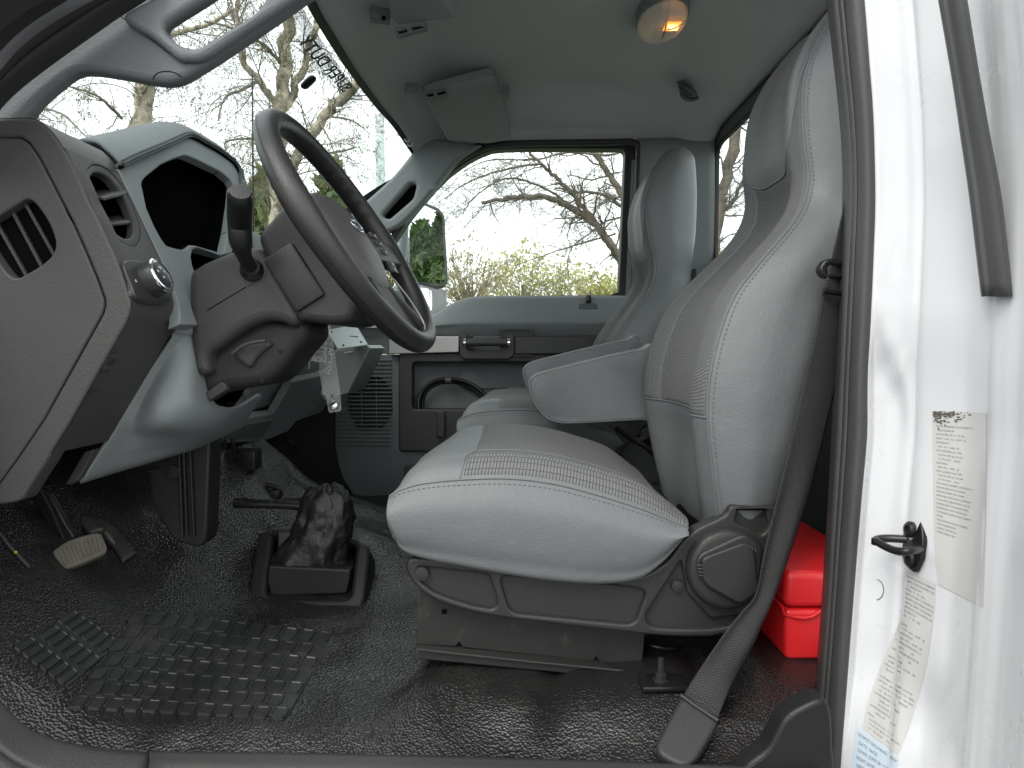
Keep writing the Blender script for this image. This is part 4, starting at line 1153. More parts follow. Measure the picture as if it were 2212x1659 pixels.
# ================================================================== pedals and footwell hardware
bkp = thing('brake_pedal', 'brake pedal with a worn ribbed tan rubber pad on a black arm', 'pedal', P(170, 1190, 1.13))
pad_n = [(111, 1191), (144, 1168), (180, 1156), (207, 1150), (218, 1153), (224, 1162), (232, 1183), (227, 1195), (190, 1212), (148, 1228), (137, 1227), (124, 1212)]
def pedal_plane(px, py, n=Vector((.45, -.70, .55))): return PP(px, py, (P(170, 1190, 1.13), n.normalized()))
pp_ = plate('pedal_pad', rnd([pedal_plane(*q) for q in pad_n], .006), [], M_pedal, bkp, .014, .004, plane=(P(170, 1190, 1.13), Vector((.45, -.70, .55)).normalized()))
for i in range(11):
    a = (122 + i * 9.6, 1194 - i * 4.0); b = (138 + i * 8.4, 1222 - i * 3.4)
    a = (124 + i * 9.3, 1186 - i * 3.2); b = (142 + i * 8.2, 1221 - i * 3.3)
    tube('rib', [pedal_plane(*a) + Vector((.0005, -.001, .0006)), pedal_plane(*b) + Vector((.0005, -.001, .0006))], .0011, M_pedal, pp_, 6)
plate('arm', curve([P(a, b, Y) for a, b, Y in [(58, 1062, 1.16), (80, 1098, 1.16), (108, 1140, 1.16), (130, 1172, 1.16), (160, 1165, 1.16), (140, 1130, 1.16), (118, 1090, 1.16), (98, 1062, 1.16)]], 40, True), [], M_black, bkp, .012, .003)
acp = thing('accelerator_pedal', 'curved black accelerator pedal with a ribbed lower end', 'pedal', P(240, 1160, 1.3))
acc = [[P(162, 1112, 1.24), P(176, 1134, 1.22), P(190, 1150, 1.2)], [P(190, 1113, 1.245), P(205, 1128, 1.225), P(218, 1142, 1.21)], [P(218, 1120, 1.25), P(226, 1133, 1.235), P(232, 1146, 1.22)],
       [P(248, 1138, 1.25), P(247, 1153, 1.235), P(246, 1170, 1.22)], [P(275, 1168, 1.24), P(267, 1180, 1.225), P(256, 1194, 1.21)], [P(296, 1192, 1.23), P(283, 1200, 1.215), P(266, 1209, 1.2)]]
M_accp = mat('pedal_plastic', (.03, .028, .026), .5, vary=.2, dirt=((.11, .09, .06), 40, .55, .75, .5))
sheet('pedal_pad', acc, M_accp, acp, 24, 12, .012, -1)
for i in range(9):
    t = 3.3 + i * .18
    r_ = [crp([row[j] for row in acc], t) for j in (0, 2)]
    tube('rib', [r_[0] + Vector((.001, -.001, .001)), r_[1] + Vector((.001, -.001, .001))], .0011, M_accp, acp, 6)
tube('arm', [P(100, 1040, 1.27), P(120, 1075, 1.265), P(150, 1108, 1.255), P(175, 1125, 1.24)], .012, M_black, acp, 12, n=16)
tube('pedal_link', [P(82, 1048, 1.12), P(110, 1100, 1.14), P(140, 1170, 1.16)], .0025, M_steel, bkp, 8)
cp = thing('hood_release_lever', 'thin black release lever with a yellow mark at the left edge of the footwell', 'lever', P(30, 1190, 1.0))
tube('lever', [P(-10, 1140, 1.02), P(20, 1180, 1.02), P(62, 1224, 1.03)], .004, M_black, cp, 8)
box('mark', P(34, 1193, 1.015), (.004, .003, .004), mat('yellow_mark', (.5, .4, .03), .6), cp, None, .001)
dk = thing('footwell_duct', 'tapered black plastic duct with ribs hanging under the dashboard', 'duct', P(390, 1080, 1.3))
plate('duct_body', rnd([P(a, b, 1.29) for a, b in [(316, 985), (455, 948), (447, 1150), (443, 1172), (433, 1182), (420, 1182), (376, 1170), (350, 1130), (326, 1085)]], .008), [], M_black, dk, .05, .006)
for x0, x1 in ((396, 404), (410, 419), (386, 394)):
    tube('rib', [P(x0, 965, 1.284), P(x1, 1158, 1.284)], .0026, M_black, dk, 8)
lathe('boss', [(.016, 0), (.015, .003), (.006, .004)], M_black, dk, P(372, 1020, 1.288), (0, -1, 0), 20)
lathe('peg', [(.011, 0), (.011, .04)], M_blacks, dk, P(338, 1002, 1.25), (-.6, -1, .1), 16)
mb = thing('footwell_bracket', 'small black control box with hanging wires on the far side of the footwell duct', 'bracket', P(520, 990, 1.6))
box('control_box', P(528, 992, 1.62), (.07, .05, .05), M_black, mb, None, .006)
tube('wire', [P(486, 950, 1.5), P(484, 975, 1.5)], .004, M_blacks, mb, 8)
tube('wire', [P(502, 945, 1.5), P(508, 985, 1.5), P(516, 1000, 1.55)], .005, M_blacks, mb, 8)

# ================================================================== parking brake lever with its boot
pbk = thing('parking_brake_lever', 'black parking brake lever in a crumpled leatherette boot on a square plastic base', 'lever', on_floor(660, 1330))
bpl = plane3(P(546, 1328, 1.335), P(777, 1322, 1.335), P(600, 1146, 1.47))
if bpl[1].dot(C0 - bpl[0]) < 0: bpl = (bpl[0], -bpl[1])
fo_px = [(558, 1150), (575, 1144), (777, 1166), (797, 1178), (800, 1195), (790, 1290), (778, 1320), (752, 1337), (552, 1333), (533, 1318), (536, 1260)]
fi_px = [(590, 1152), (770, 1174), (757, 1284), (747, 1294), (588, 1291), (574, 1280)]
outer = rnd([PP(*q, bpl) for q in fo_px], .012); inn_ = rnd([PP(*q, bpl) for q in fi_px], .012)
plate('base_frame', outer, [inn_], M_black, pbk, .022, .009, plane=bpl)
# skirt of the base down to the floor
sk1 = rnd([PP(*q, bpl) - bpl[1] * .012 for q in fo_px], .012)
cc = sum(sk1, Vector()) / len(sk1)
sk2 = [cc + (q - cc) * 1.03 - bpl[1] * .09 for q in sk1]
link('base_skirt', sheet_mesh('base_skirt', [sk1 + sk1[:1], sk2 + sk2[:1]], 4, 100, lin_u=True), M_black, pbk, 50)
ib = [(579, 1222), (757, 1231), (756, 1250), (749, 1283), (585, 1288), (577, 1255)]
plate('inner_box', rnd([P(a, b, 1.385) for a, b in ib], .006), [], M_black, pbk, .11, .004)
plate('side_bracket', [P(a, b, 1.43) for a, b in [(601, 1150), (636, 1155), (625, 1180), (612, 1188), (607, 1222), (600, 1222)]], [], M_dkplas, pbk, .012, .003)
random.seed(5)
rings = []
secs = [(668, 1226, 92, .058), (670, 1200, 84, .054), (682, 1172, 74, .049), (694, 1145, 66, .045), (700, 1120, 62, .042), (704, 1100, 56, .038), (706, 1080, 50, .033), (708, 1062, 40, .026), (712, 1052, 24, .016), (714, 1049, 6, .004)]
cs = [P(a, b, 1.45) for a, b, w, dpt in secs]; rs = [w * 1.45 / F for a, b, w, dpt in secs]; dp = [d for a, b, w, d in secs]
for i in range(46):
    t = i / 45 * (len(secs) - 1)
    c = crp(cs, t); k = min(int(t), len(secs) - 2); f = t - k
    rx = rs[k] * (1 - f) + rs[k + 1] * f; ry = dp[k] * (1 - f) + dp[k + 1] * f
    ringv = []
    for j in range(64):
        a = 2 * math.pi * j / 64
        q = Vector((math.cos(a), math.sin(a), 0))
        w_ = Vector((q.x * 2.2 + i * .035, q.y * 2.2, i * .075))
        fold = noise.noise(w_ * 1.1) * .16 + abs(noise.noise(w_ * 1.9 + Vector((3, 1, 2)))) * -.20 + .06
        s_ = math.copysign(abs(q.x) ** .8, q.x), math.copysign(abs(q.y) ** .8, q.y)
        ringv.append(c + Vector((s_[0] * rx * (1 + fold), s_[1] * ry * (1 + fold), .012 * noise.noise(w_ * 1.5 + Vector((9, 4, 1))))))
    rings.append(ringv)
loft('boot', rings, M_boot, pbk, True, 180)
hd = tube('handle', [P(506, 1086, 1.45), P(560, 1089, 1.45), P(600, 1090, 1.45), P(650, 1093, 1.45)], [.0098, .0098, .0088, .010], M_blacks, pbk, 20)
for x in (509, 516, 523, 529):
    tube('grip_ring', [P(x - 2, 1086.3, 1.45), P(x + 2, 1086.5, 1.45)], .0112, M_black, hd, 18)
tube('grip_ring', [P(584, 1089, 1.45), P(592, 1090, 1.45)], .0108, M_black, hd, 18)
wr = thing('tunnel_bracket', 'small black bracket with a bent rod on the floor tunnel by the lever boot', 'bracket', P(620, 1065, 1.6))
tube('rod', [P(574, 1047, 1.62), P(590, 1050, 1.62), P(606, 1056, 1.62), P(612, 1062, 1.62)], .006, M_steel, wr, 8, n=12)
box('bracket', P(590, 1066, 1.62), (.04, .03, .02), M_black, wr, None, .003)
tube('rod', [P(612, 1077, 1.6), P(650, 1079, 1.6)], .003, M_steel, wr, 8)
# ================================================================== seats
class Surf:
    def __init__(s, rows, closed=True):
        s.r, s.c = [[Vector(q) for q in r] for r in rows], closed
    def at(s, u, v):
        return crp([crp(r, v, s.c) for r in s.rows_near(u)], s.fu)
    def rows_near(s, u):
        n = len(s.r); u = min(max(u, 0), n - 1)
        i = min(int(u), n - 2); a = max(0, i - 1); b = min(n, i + 3)
        s.fu = u - a
        return s.r[a:b]
    def pt(s, u, v):
        rr = s.rows_near(u); fu = s.fu
        return crp([crp(r, v, s.c) for r in rr], fu)
    def nrm(s, u, v):
        e = .04
        a = s.pt(u + e, v) - s.pt(u - e, v); b = s.pt(u, v + e) - s.pt(u, v - e)
        n = a.cross(b)
        return n.normalized() if n.length > 1e-9 else Vector((0, 0, 1))
    def mesh(s, name, nu, nv):
        n, m = len(s.r), len(s.r[0])
        V = [s.pt((n - 1) * i / (nu - 1), m * j / nv) for i in range(nu) for j in range(nv)]
        me = grid_mesh(name, V, nu, nv, False, True)
        bm = bmesh.new(); bm.from_mesh(me); bm.verts.ensure_lookup_table()
        bm.faces.new([bm.verts[i] for i in range(nv)][::-1])
        bm.faces.new([bm.verts[(nu - 1) * nv + i] for i in range(nv)])
        bmesh.ops.recalc_face_normals(bm, faces=bm.faces)
        bm.to_mesh(me); bm.free()
        return me
def patch(surf, name, uf, v0, v1, nu, nv, off, m, par, sgn=1):
    """a panel lying on a surface; uf(v, s) gives u"""
    V = []
    for i in range(nu):
        for j in range(nv):
            v = v0 + (v1 - v0) * j / (nv - 1); u = uf(v, i / (nu - 1))
            edge_ = min(i, nu - 1 - i, j, nv - 1 - j)
            o = off * (1 if edge_ > 0 else -.6)
            V.append(surf.pt(u, v) + surf.nrm(u, v) * o * sgn)
    return V
def stitch(name, pts, m, par, step=.0068, r=.0009):
    """a run of small thread stitches along a line"""
    L = sum((b - a).length for a, b in zip(pts, pts[1:]))
    n = max(4, int(L / step)); q = curve(pts, 2 * n)
    bm = bmesh.new()
    for i in range(0, 2 * n - 1, 2):
        a, b = q[i], q[i + 1]
        me = tube_mesh('s', [a, a.lerp(b, .5) , a.lerp(b, 1.05)], [r * .6, r, r * .6], 5)
        bm.from_mesh(me); bpy.data.meshes.remove(me)
    me = bpy.data.meshes.new(name); bm.to_mesh(me); bm.free()
    return link(name, me, m, par, 60)
def px_at(line, py):
    ln = sorted(line, key=lambda q: q[1])
    for (x0, y0), (x1, y1) in zip(ln, ln[1:]):
        if y0 <= py <= y1: return x0 + (x1 - x0) * (py - y0) / (y1 - y0)
    return ln[0][0] if py < ln[0][1] else ln[-1][0]

FX = [(1.42, .335), (1.50, .318), (1.577, .305), (1.65, .298), (1.72, .303), (1.775, .318), (1.83, .342), (1.888, .388), (1.94, .44), (1.98, .470), (2.03, .480), (2.10, .474), (2.16, .473), (2.21, .482), (2.265, .508), (2.31, .54), (2.34, .568), (2.358, .60)]
def lerp_t(tab, z):
    for (a, x), (b, y) in zip(tab, tab[1:]):
        if z <= b: return x + (y - x) * max(0, (z - a)) / (b - a)
    return tab[-1][1]
YN_T = [(1.42, 1.06), (1.5, 1.035), (1.577, 1.022), (1.70, 1.02), (1.80, 1.03), (1.888, 1.05), (1.94, 1.075), (1.98, 1.10), (2.03, 1.11), (2.1, 1.118), (2.21, 1.128), (2.265, 1.14), (2.31, 1.155), (2.34, 1.18), (2.358, 1.21)]
YF_T = [(1.42, 1.45), (1.5, 1.475), (1.577, 1.495), (1.70, 1.50), (1.80, 1.495), (1.888, 1.475), (1.94, 1.45), (1.98, 1.425), (2.03, 1.405), (2.1, 1.398), (2.21, 1.388), (2.265, 1.378), (2.31, 1.36), (2.34, 1.335), (2.358, 1.32)]
RX_T = [(1.42, .42), (1.5, .425), (1.65, .46), (1.8, .50), (1.95, .565), (2.1, .605), (2.21, .622), (2.31, .635), (2.34, .632), (2.358, .618)]
def back_ring(z):
    xf, yn, yf, xr = lerp_t(FX, z), lerp_t(YN_T, z), lerp_t(YF_T, z), lerp_t(RX_T, z)
    yc = (yn + yf) / 2; w = yf - yn
    rec = .022 * (1 - ss(1.96, 2.08, z)) * ss(1.45, 1.6, z)
    padf = .010 * ss(2.0, 2.1, z) * ss(2.36, 2.28, z)
    th = xr - xf
    return [Vector(q) for q in (
        (xr, yn + .03, z), (xf + th * .5, yn - .012 * min(1, th / .12), z), (xf + .010, yn, z), (xf - .006, yn + .02, z), (xf - .012 - padf * .4, yn + w * .13, z),
        (xf + rec * .75 - padf * .8, yn + w * .30, z), (xf + rec - padf, yc, z), (xf + rec * .75 - padf * .8, yf - w * .30, z),
        (xf - .012 - padf * .4, yf - w * .13, z), (xf - .006, yf - .02, z), (xf + .010, yf, z), (xf + th * .5, yf + .012 * min(1, th / .12), z), (xr, yf - .03, z), (xr + .012, yc, z))]
ZL = [1.42, 1.435, 1.47, 1.53, 1.59, 1.65, 1.71, 1.77, 1.83, 1.88, 1.92, 1.955, 1.99, 2.03, 2.08, 2.13, 2.18, 2.22, 2.26, 2.29, 2.315, 2.335, 2.35, 2.358]
def z_to_u(z):
    for i, (a, b) in enumerate(zip(ZL, ZL[1:])):
        if z <= b: return i + max(0, (z - a)) / (b - a)
    return len(ZL) - 1.0

CA = [(862, 1165), (880, 1190), (920, 1206), (1000, 1223), (1100, 1242), (1200, 1256), (1300, 1261), (1375, 1250), (1425, 1215), (1462, 1172), (1484, 1142)]
CB = [(841, 1120), (855, 1128), (905, 1130), (1000, 1135), (1100, 1140), (1200, 1150), (1300, 1165), (1380, 1172), (1430, 1165), (1466, 1150), (1486, 1139)]
CS = [(846, 1072), (868, 1061), (915, 1049), (1000, 1041), (1100, 1039), (1200, 1051), (1300, 1077), (1380, 1102), (1425, 1118), (1463, 1132), (1486, 1137)]

def make_seat(label, dx, dy, dz, tilt, arm_near, arm_off, full):
    seat = thing('truck_seat', label, 'seat', (.1 + dx, 1.26 + dy, 1.24), 'high-back seats of the cab')
    O = Vector((dx, dy, dz))
    # ---- cushion
    st_ = []
    n = len(CA)
    for i in range(n):
        A_, B_, C_ = P(*CA[i], 1.022), P(*CB[i], .992), P(*CS[i], 1.012)
        k = ss(0, 1.6, i) * ss(10, 6.5, i)
        f0 = 1 - ss(0, 3, i)                # plan rounding of the front corner
        up = .027 * k + .006
        zc = C_.z
        bx = B_.x
        x = C_.x
        sh = lambda y: f0 * .075 * ss(1.28, 1.50, y)
        mk = lambda X, y, z: Vector((X + sh(y), y, z)) + O
        st_.append([mk(A_.x, 1.034, A_.z), mk((A_.x + bx) / 2, .998, A_.z * .62 + B_.z * .38), mk(bx, .989, (B_.z + zc) / 2 - .01), mk(x, 1.008, zc), mk(x + .004, 1.026, zc + up * .72), mk(x + .006, 1.05, zc + up),
                    mk(x + .006, 1.10, zc + up * .93), mk(x + .004, 1.18, zc + up * .72), mk(x + .002, 1.26, zc + up * .62), mk(x + .004, 1.34, zc + up * .72), mk(x + .006, 1.42, zc + up * .97),
                    mk(x + .006, 1.468, zc + up * 1.02), mk(x + .004, 1.492, zc + up * .6), mk(x, 1.506, zc), mk(bx, 1.525, B_.z), mk(A_.x, 1.47, A_.z), mk(A_.x + .01, 1.26, A_.z + .01)])
    r0 = st_[0]
    c0 = sum(r0, Vector()) / len(r0)
    f1 = [c0 + Vector(((q.x - c0.x) * 1.0 - .004, (q.y - c0.y) * .985, (q.z - c0.z) * .90)) for q in r0]
    f2 = [c0 + Vector(((q.x - c0.x) * .9 + .002, (q.y - c0.y) * .93, (q.z - c0.z) * .62)) for q in r0]
    f3 = [c0 + Vector(((q.x - c0.x) * .7 + .006, (q.y - c0.y) * .7, (q.z - c0.z) * .25)) for q in r0]
    S1 = Surf([f3, f2, f1] + st_)
    cu = link('cushion', S1.mesh('cushion', 90, 136), M_vinyl, seat, 70)
    # recognise outward direction
    sg = 1 if S1.nrm(7, 8).z > 0 else -1
    U0 = 5.95
    def add(name, uf, v0, v1, nu, nv, off, m):
        o = link(name, grid_mesh(name, patch(S1, name, uf, v0, v1, nu, nv, off, m, cu, sg), nu, nv), m, cu, 70)
        return o
    add('insert_side', lambda v, s: U0 + (12.6 - U0) * s + .18 * ss(4.5, 6.5, v) * (1 - s), 3.24, 4.78, 70, 10, .0022, M_rib)
    add('insert_side', lambda v, s: U0 + (12.6 - U0) * s + .18 * ss(4.5, 6.5, v) * (1 - s), 4.80, 6.3, 70, 12, .0022, M_rib)
    add('insert_centre', lambda v, s: U0 + .18 + (12.6 - U0) * s * .97, 6.34, 10.6, 70, 40, .0022, M_mesh)
    add('insert_side', lambda v, s: U0 + .18 + (12.6 - U0) * s * .97, 10.64, 12.4, 60, 12, .0022, M_rib)
    ln = [S1.pt(2.6 + 10.2 * i / 90, 3.12) + S1.nrm(2.6 + 10.2 * i / 90, 3.12) * sg * .0006 for i in range(91)]
    tube('seam', ln, .0016, M_vinyl, cu, 6)
    stitch('stitching', [S1.pt(2.6 + 10.2 * i / 90, 2.90) + S1.nrm(2.6 + 10.2 * i / 90, 2.90) * sg * .0008 for i in range(91)], M_thread, cu, .0075, .0011)
    tube('seam', [S1.pt(U0 - .02 + .2 * ss(4.5, 6.5, v), v) + S1.nrm(U0, v) * sg * .0004 for v in [3.2 + 9.3 * i / 50 for i in range(51)]], .0013, M_thread, cu, 6)
    tube('seam', [S1.pt(U0 + .1 + (12.4 - U0) * i / 50, 6.32) + S1.nrm(U0 + .1 + (12.4 - U0) * i / 50, 6.32) * sg * .0016 for i in range(51)], .0010, M_thread, cu, 6)
    # ---- backrest
    rings_ = [back_ring(z) for z in ZL]
    def shrink(r, f, fz=0):
        c = sum(r, Vector()) / len(r)
        return [c + (q - c) * f + Vector((0, 0, fz)) for q in r]
    rings_ = [shrink(rings_[0], .9, .004)] + rings_[1:-1] + [shrink(rings_[-1], .75, -.001)]
    piv = Vector((.33, 0, 1.40))
    Rt = Matrix.Rotation(-tilt, 3, 'Y')
    oB = Vector((dx if full else -.008, dy, 0 if full else -.055))
    rings_ = [[piv + Rt @ (q - piv) + oB for q in r] for r in rings_]
    S2 = Surf(rings_)
    bk_ = link('backrest', S2.mesh('backrest', 120, 112), M_vinyl, seat, 70)
    g2 = 1 if S2.nrm(8, 6).x < 0 else -1
    ztop = lambda v: 2.052 + .085 * (abs(v - 6) / 2.7) ** 3.2
    def addb(name, v0, v1, nu, nv, m, inset=0.0):
        uf = lambda v, s: z_to_u(1.645 + (ztop(v) - 1.645) * s)
        return link(name, grid_mesh(name, patch(S2, name, uf, v0, v1, nu, nv, .0022, m, bk_, g2), nu, nv), m, bk_, 70)
    addb('insert_side', 2.75, 4.62, 90, 14, M_rib)
    addb('insert_centre', 4.66, 7.34, 90, 30, M_mesh)
    addb('insert_side', 7.38, 9.25, 90, 14, M_rib)
    e2 = lambda u, v, k: S2.pt(u, v) + S2.nrm(u, v) * g2 * k
    tube('seam', [e2(z_to_u(1.645), 2.5 + 7 * i / 60, .0006) for i in range(61)], .0014, M_thread, bk_, 6)
    tube('seam', [e2(z_to_u(ztop(2.6 + 6.8 * i / 70)), 2.6 + 6.8 * i / 70, .0012) for i in range(71)], .0018, M_thread, bk_, 6)
    for v in (4.64, 7.36):
        tube('seam', [e2(z_to_u(1.65 + (ztop(v) - 1.65) * i / 60), v, .0014) for i in range(61)], .0011, M_thread, bk_, 6)
    ul = [1.2 + (len(ZL) - 3.6) * i / 120 for i in range(121)]
    tube('seam', [e2(u, 2.42, .0008) for u in ul], .0016, M_vinyl, bk_, 6)
    stitch('stitching', [e2(u, 2.12, .0010) for u in ul], M_thread, bk_, .0075, .0011)
    # gathered hem at the foot of the backrest
    hem = [S2.pt(.25, v) for v in [.2 + 2.6 * i / 30 for i in range(31)]]
    tube('hem', [q + Vector((0, -.002, -.003)) for q in hem], .0055, M_vinyl, bk_, 8)
    # ---- armrest
    ao = Vector(arm_off)
    a_px = [(1142, 838), (1144, 824), (1162, 809), (1230, 791), (1320, 769), (1390, 755), (1420, 752), (1420, 905), (1388, 906), (1300, 911), (1225, 914), (1192, 909), (1172, 896), (1152, 868)]
    ar = [P(a, b, 1.50) + ao for a, b in a_px]
    ar = curve(ar, 70, True)
    wA = .07
    c = sum(ar, Vector()) / len(ar)
    lo_ = []
    for t in (0, .06, .16, .5, .84, .94, 1):
        ins_ = {0: .955, .06: .985, .16: 1.0, .5: 1.006, .84: 1.0, .94: .985, 1: .955}[t]
        lo_.append([c + (q - c) * ins_ + Vector((0, wA * t, .0)) for q in ar])
    am = loft('armrest', lo_, M_vinyl, seat, True, 50)
    for t, s in ((.055, .99), (.945, .99)):
        tube('piping', [c + (q - c) * s + Vector((0, wA * t, 0)) for q in ar], .0026, M_vinyl, am, 8, True)
    return seat, cu, bk_, S1, S2
seat1, cu1, bk1, S1d, S2d = make_seat('grey vinyl driver seat with mesh insert and recliner knob, closest to the open doorway', 0, 0, 0, 0, False, (0, 0, 0), True)
seat2, cu2, bk2, _, _ = make_seat('grey vinyl passenger seat with mesh insert, upright beside the passenger door', .042, .76, .034, R(7), True, (-.01, .155, .022), False)

# ---- base hardware of the driver seat
M_cover = mat('seat_cover_plastic', (.027, .0265, .0262), .42, spec=.32, bump=[('grain', 420, .00025)], vary=.06)
def g(*pts): return [(758.7 + a * .4573, 1053.8 + b * .4573) for a, b in pts]
co_px = g((258, 380), (265, 345), (290, 330), (400, 340), (1000, 430), (1300, 430), (1400, 410), (1500, 345), (1570, 245), (1640, 190), (1720, 155), (1775, 125), (1790, 85), (2000, 85), (2060, 90), (2040, 200), (1990, 420), (1900, 580), (1810, 680), (1700, 705), (1540, 705), (1390, 694), (1000, 650), (750, 620), (600, 596), (500, 570), (400, 535), (320, 485), (280, 435))
h1 = g((318, 372), (640, 410), (655, 425), (690, 530), (686, 560), (662, 574), (580, 560), (480, 530), (390, 495), (330, 450), (306, 405))
h2 = g((712, 425), (730, 420), (1360, 478), (1388, 492), (1390, 510), (1345, 630), (1320, 645), (1290, 645), (790, 597), (760, 585), (740, 562), (708, 455))
h3 = g((1560, 345), (1590, 500), (1700, 620), (1850, 600), (1870, 570), (1790, 655), (1700, 668), (1560, 668), (1440, 662), (1405, 648), (1393, 615), (1400, 590), (1545, 365))
h4 = g((1830, 100), (1960, 110), (1975, 180), (1955, 215), (1930, 225), (1880, 190), (1815, 160))
YS = 1.018
cv = plate('side_cover', rnd([P(a, b, YS) for a, b in co_px], .01), [rnd([P(a, b, YS) for a, b in h], .006) for h in (h1, h2, h3, h4)], M_cover, seat1, .012, .0045)
plate('cover_back', [P(a, b, YS + .0095) + (Vector((.20, 0, 1.36)) - Vector((P(a, b, YS).x, 0, P(a, b, YS).z))) * .03 for a, b in co_px], [], M_cover, cv, .03, 0)
kx, ky = g((1766, 372))[0]
kb = lathe('recliner_knob', [(.0615, 0), (.0615, .008), (.059, .016), (.0555, .019), (.05, .020)], M_cover, seat1, P(kx, ky, YS + .002), (0, -1, 0), 56)
kh = g((1655, 345), (1680, 325), (1850, 262), (1875, 268), (1905, 300), (1925, 470), (1915, 500), (1850, 545), (1825, 545), (1690, 470), (1665, 440))
plate('knob_grip', rnd([P(a, b, YS - .030) for a, b in kh], .006), [], M_cover, kb, .014, .003)
kh2 = g((1630, 340), (1655, 310), (1840, 225), (1870, 225), (1940, 280), (1945, 300), (1925, 480), (1850, 552), (1820, 552), (1680, 476), (1640, 430))
plate('knob_bezel', rnd([P(a, b, YS - .022) for a, b in kh2], .008), [], M_cover, kb, .012, .004)
for q in ((1795, 340), (1740, 420)):
    pass
False and tube('knob_mark', [P(*g((1715, 432))[0], YS - .0305), P(*g((1890, 352))[0], YS - .0302)], .0006, M_cover, kb, 5)
for i in range(4):
    a, b = g((1632 + i * 4, 365 + i * 16))[0]
    tube('knob_rib', [P(a, b, YS - .026), P(a + 14, b + 2, YS - .028)], .0012, M_cover, kb, 5)
    a, b = g((1862 + i * 15, 258 + i * 9))[0]
    tube('knob_rib', [P(a, b, YS - .028), P(a + 3, b + 9, YS - .031)], .0012, M_cover, kb, 5)
for q, r in (((336, 398), .0115), ((1534, 455), .009)):
    a, b = g(q)[0]
    lathe('screw_cap', [(r, 0), (r, .007), (r * .9, .010), (r * .4, .0108)], M_cover, cv, P(a, b, YS + .009), (0, -1, 0), 28)
ped = plate('pedestal', [P(a, b, 1.055) for a, b in [(905, 1270), (1400, 1330), (1393, 1370), (1387, 1440), (1355, 1434), (1295, 1430), (1288, 1419), (1282, 1429), (1000, 1399), (992, 1388), (984, 1397), (900, 1392)]], [], M_steel, seat1, .38, .0015)
lathe('hole', [(.0045, 0), (.0045, .0008)], M_void, ped, P(960, 1321, 1.0545), (0, -1, 0), 16)
rl = [P(896, 1404, 1.045), P(905, 1395, 1.05), P(1385, 1440, 1.05), P(1392, 1452, 1.045), P(1402, 1474, 1.04), P(1465, 1476, 1.04), P(1465, 1484, 1.04), P(1383, 1484, 1.04), P(1374, 1466, 1.04), P(910, 1422, 1.04), P(896, 1424, 1.04)]
plate('rail', [Vector((q.x, 1.035, q.z)) for q in rl], [], M_steel, seat1, .40, .0025)
tube('rail_lip', [P(900, 1402, 1.03), P(940, 1407, 1.03), P(1150, 1430, 1.03), P(1376, 1452, 1.03)], .0022, M_steel, seat1, 8)
bl = lathe('rail_bolt', [(.012, 0), (.012, .002), (.0085, .003), (.0085, .011), (.0045, .012), (.0045, .034)], M_steel, seat1, on_floor(1427, 1470, .006), (0, 0, 1), 6)
box('rail_foot', on_floor(1432, 1474, .002), (.07, .045, .008), M_blacks, seat1, None, .003)
tube('spring', [P(1385, 1385, 1.12), P(1410, 1395, 1.1), P(1450, 1402, 1.1), P(1480, 1398, 1.12)], .005, M_blacks, seat1, 8, n=16)
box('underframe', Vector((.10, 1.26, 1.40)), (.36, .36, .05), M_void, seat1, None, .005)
box('recliner_bracket', Vector((.355, 1.26, 1.42)), (.05, .40, .10), M_blacks, seat1, None, .01)
# passenger seat base
box('pedestal', Vector((.10 + .04, 2.02, 1.33)), (.36, .38, .20), M_steel, seat2, None, .004)
box('recliner_bracket', Vector((.36, 2.02, 1.44)), (.05, .40, .12), M_blacks, seat2, None, .01)
# fleece edge on the passenger backrest (worn back cover)
# seat belt buckles between the seats
bu = thing('seat_belt_buckle', 'black seat belt buckles and stalks in the gap between the two seats', 'buckle', (.28, 1.55, 1.5))
tube('stalk', [P(1500, 1065, 1.56), P(1440, 1010, 1.56), P(1400, 970, 1.56), P(1360, 945, 1.56), P(1330, 925, 1.56)], .012, M_blacks, bu, 10, flat=.5, n=24)
tube('stalk', [P(1520, 1060, 1.60), P(1470, 1000, 1.60), P(1430, 960, 1.60), P(1410, 935, 1.60)], .008, M_blacks, bu, 10, n=20)
box('housing', P(1350, 925, 1.60), (.05, .03, .06), M_dkplas, bu, Euler((0, R(-40), 0)).to_matrix(), .006)
box('housing', P(1420, 930, 1.62), (.09, .03, .05), M_black, bu, Euler((0, R(-30), 0)).to_matrix(), .006)
box('release_button', P(1392, 945, 1.585), (.03, .006, .012), M_dkplas, bu, Euler((0, R(-30), 0)).to_matrix(), .002)
# ================================================================== seat belt
sb = thing('seat_belt', 'charcoal driver seat belt hanging from the pillar down to a floor anchor beside the seat', 'seat belt', P(1480, 1600, .93))
anp = plane3(on_floor(1472, 1503, .034), on_floor(1550, 1560, .034), on_floor(1450, 1640, .022))
LB_ = [(1838, 330, .995), (1826, 427, .995), (1798, 552, .99), (1776, 640, .985), (1756, 740, .98), (1734, 830, .98), (1712, 930, .975), (1684, 1054, .97), (1669, 1116, .968), (1649, 1204, .965), (1632, 1285, .962), (1600, 1325, .958), (1561, 1374, .945), (1499, 1464, on_floor(1499, 1464, .045).y), (1476, 1502, PP(1476, 1502, anp).y + .004)]
RB_ = [(1866, 330, 1.03), (1860, 427, 1.03), (1848, 552, 1.025), (1838, 640, 1.02), (1824, 740, 1.01), (1806, 830, 1.005), (1782, 930, 1.0), (1751, 1054, .995), (1732, 1116, .992), (1700, 1215, .985), (1668, 1300, .978), (1645, 1352, .972), (1624, 1398, .955), (1580, 1480, on_floor(1580, 1480, .045).y), (1550, 1552, PP(1550, 1552, anp).y + .004)]
l3 = curve([P(*q) for q in LB_], 90); r3 = curve([P(*q) for q in RB_], 90)
rowsB = []
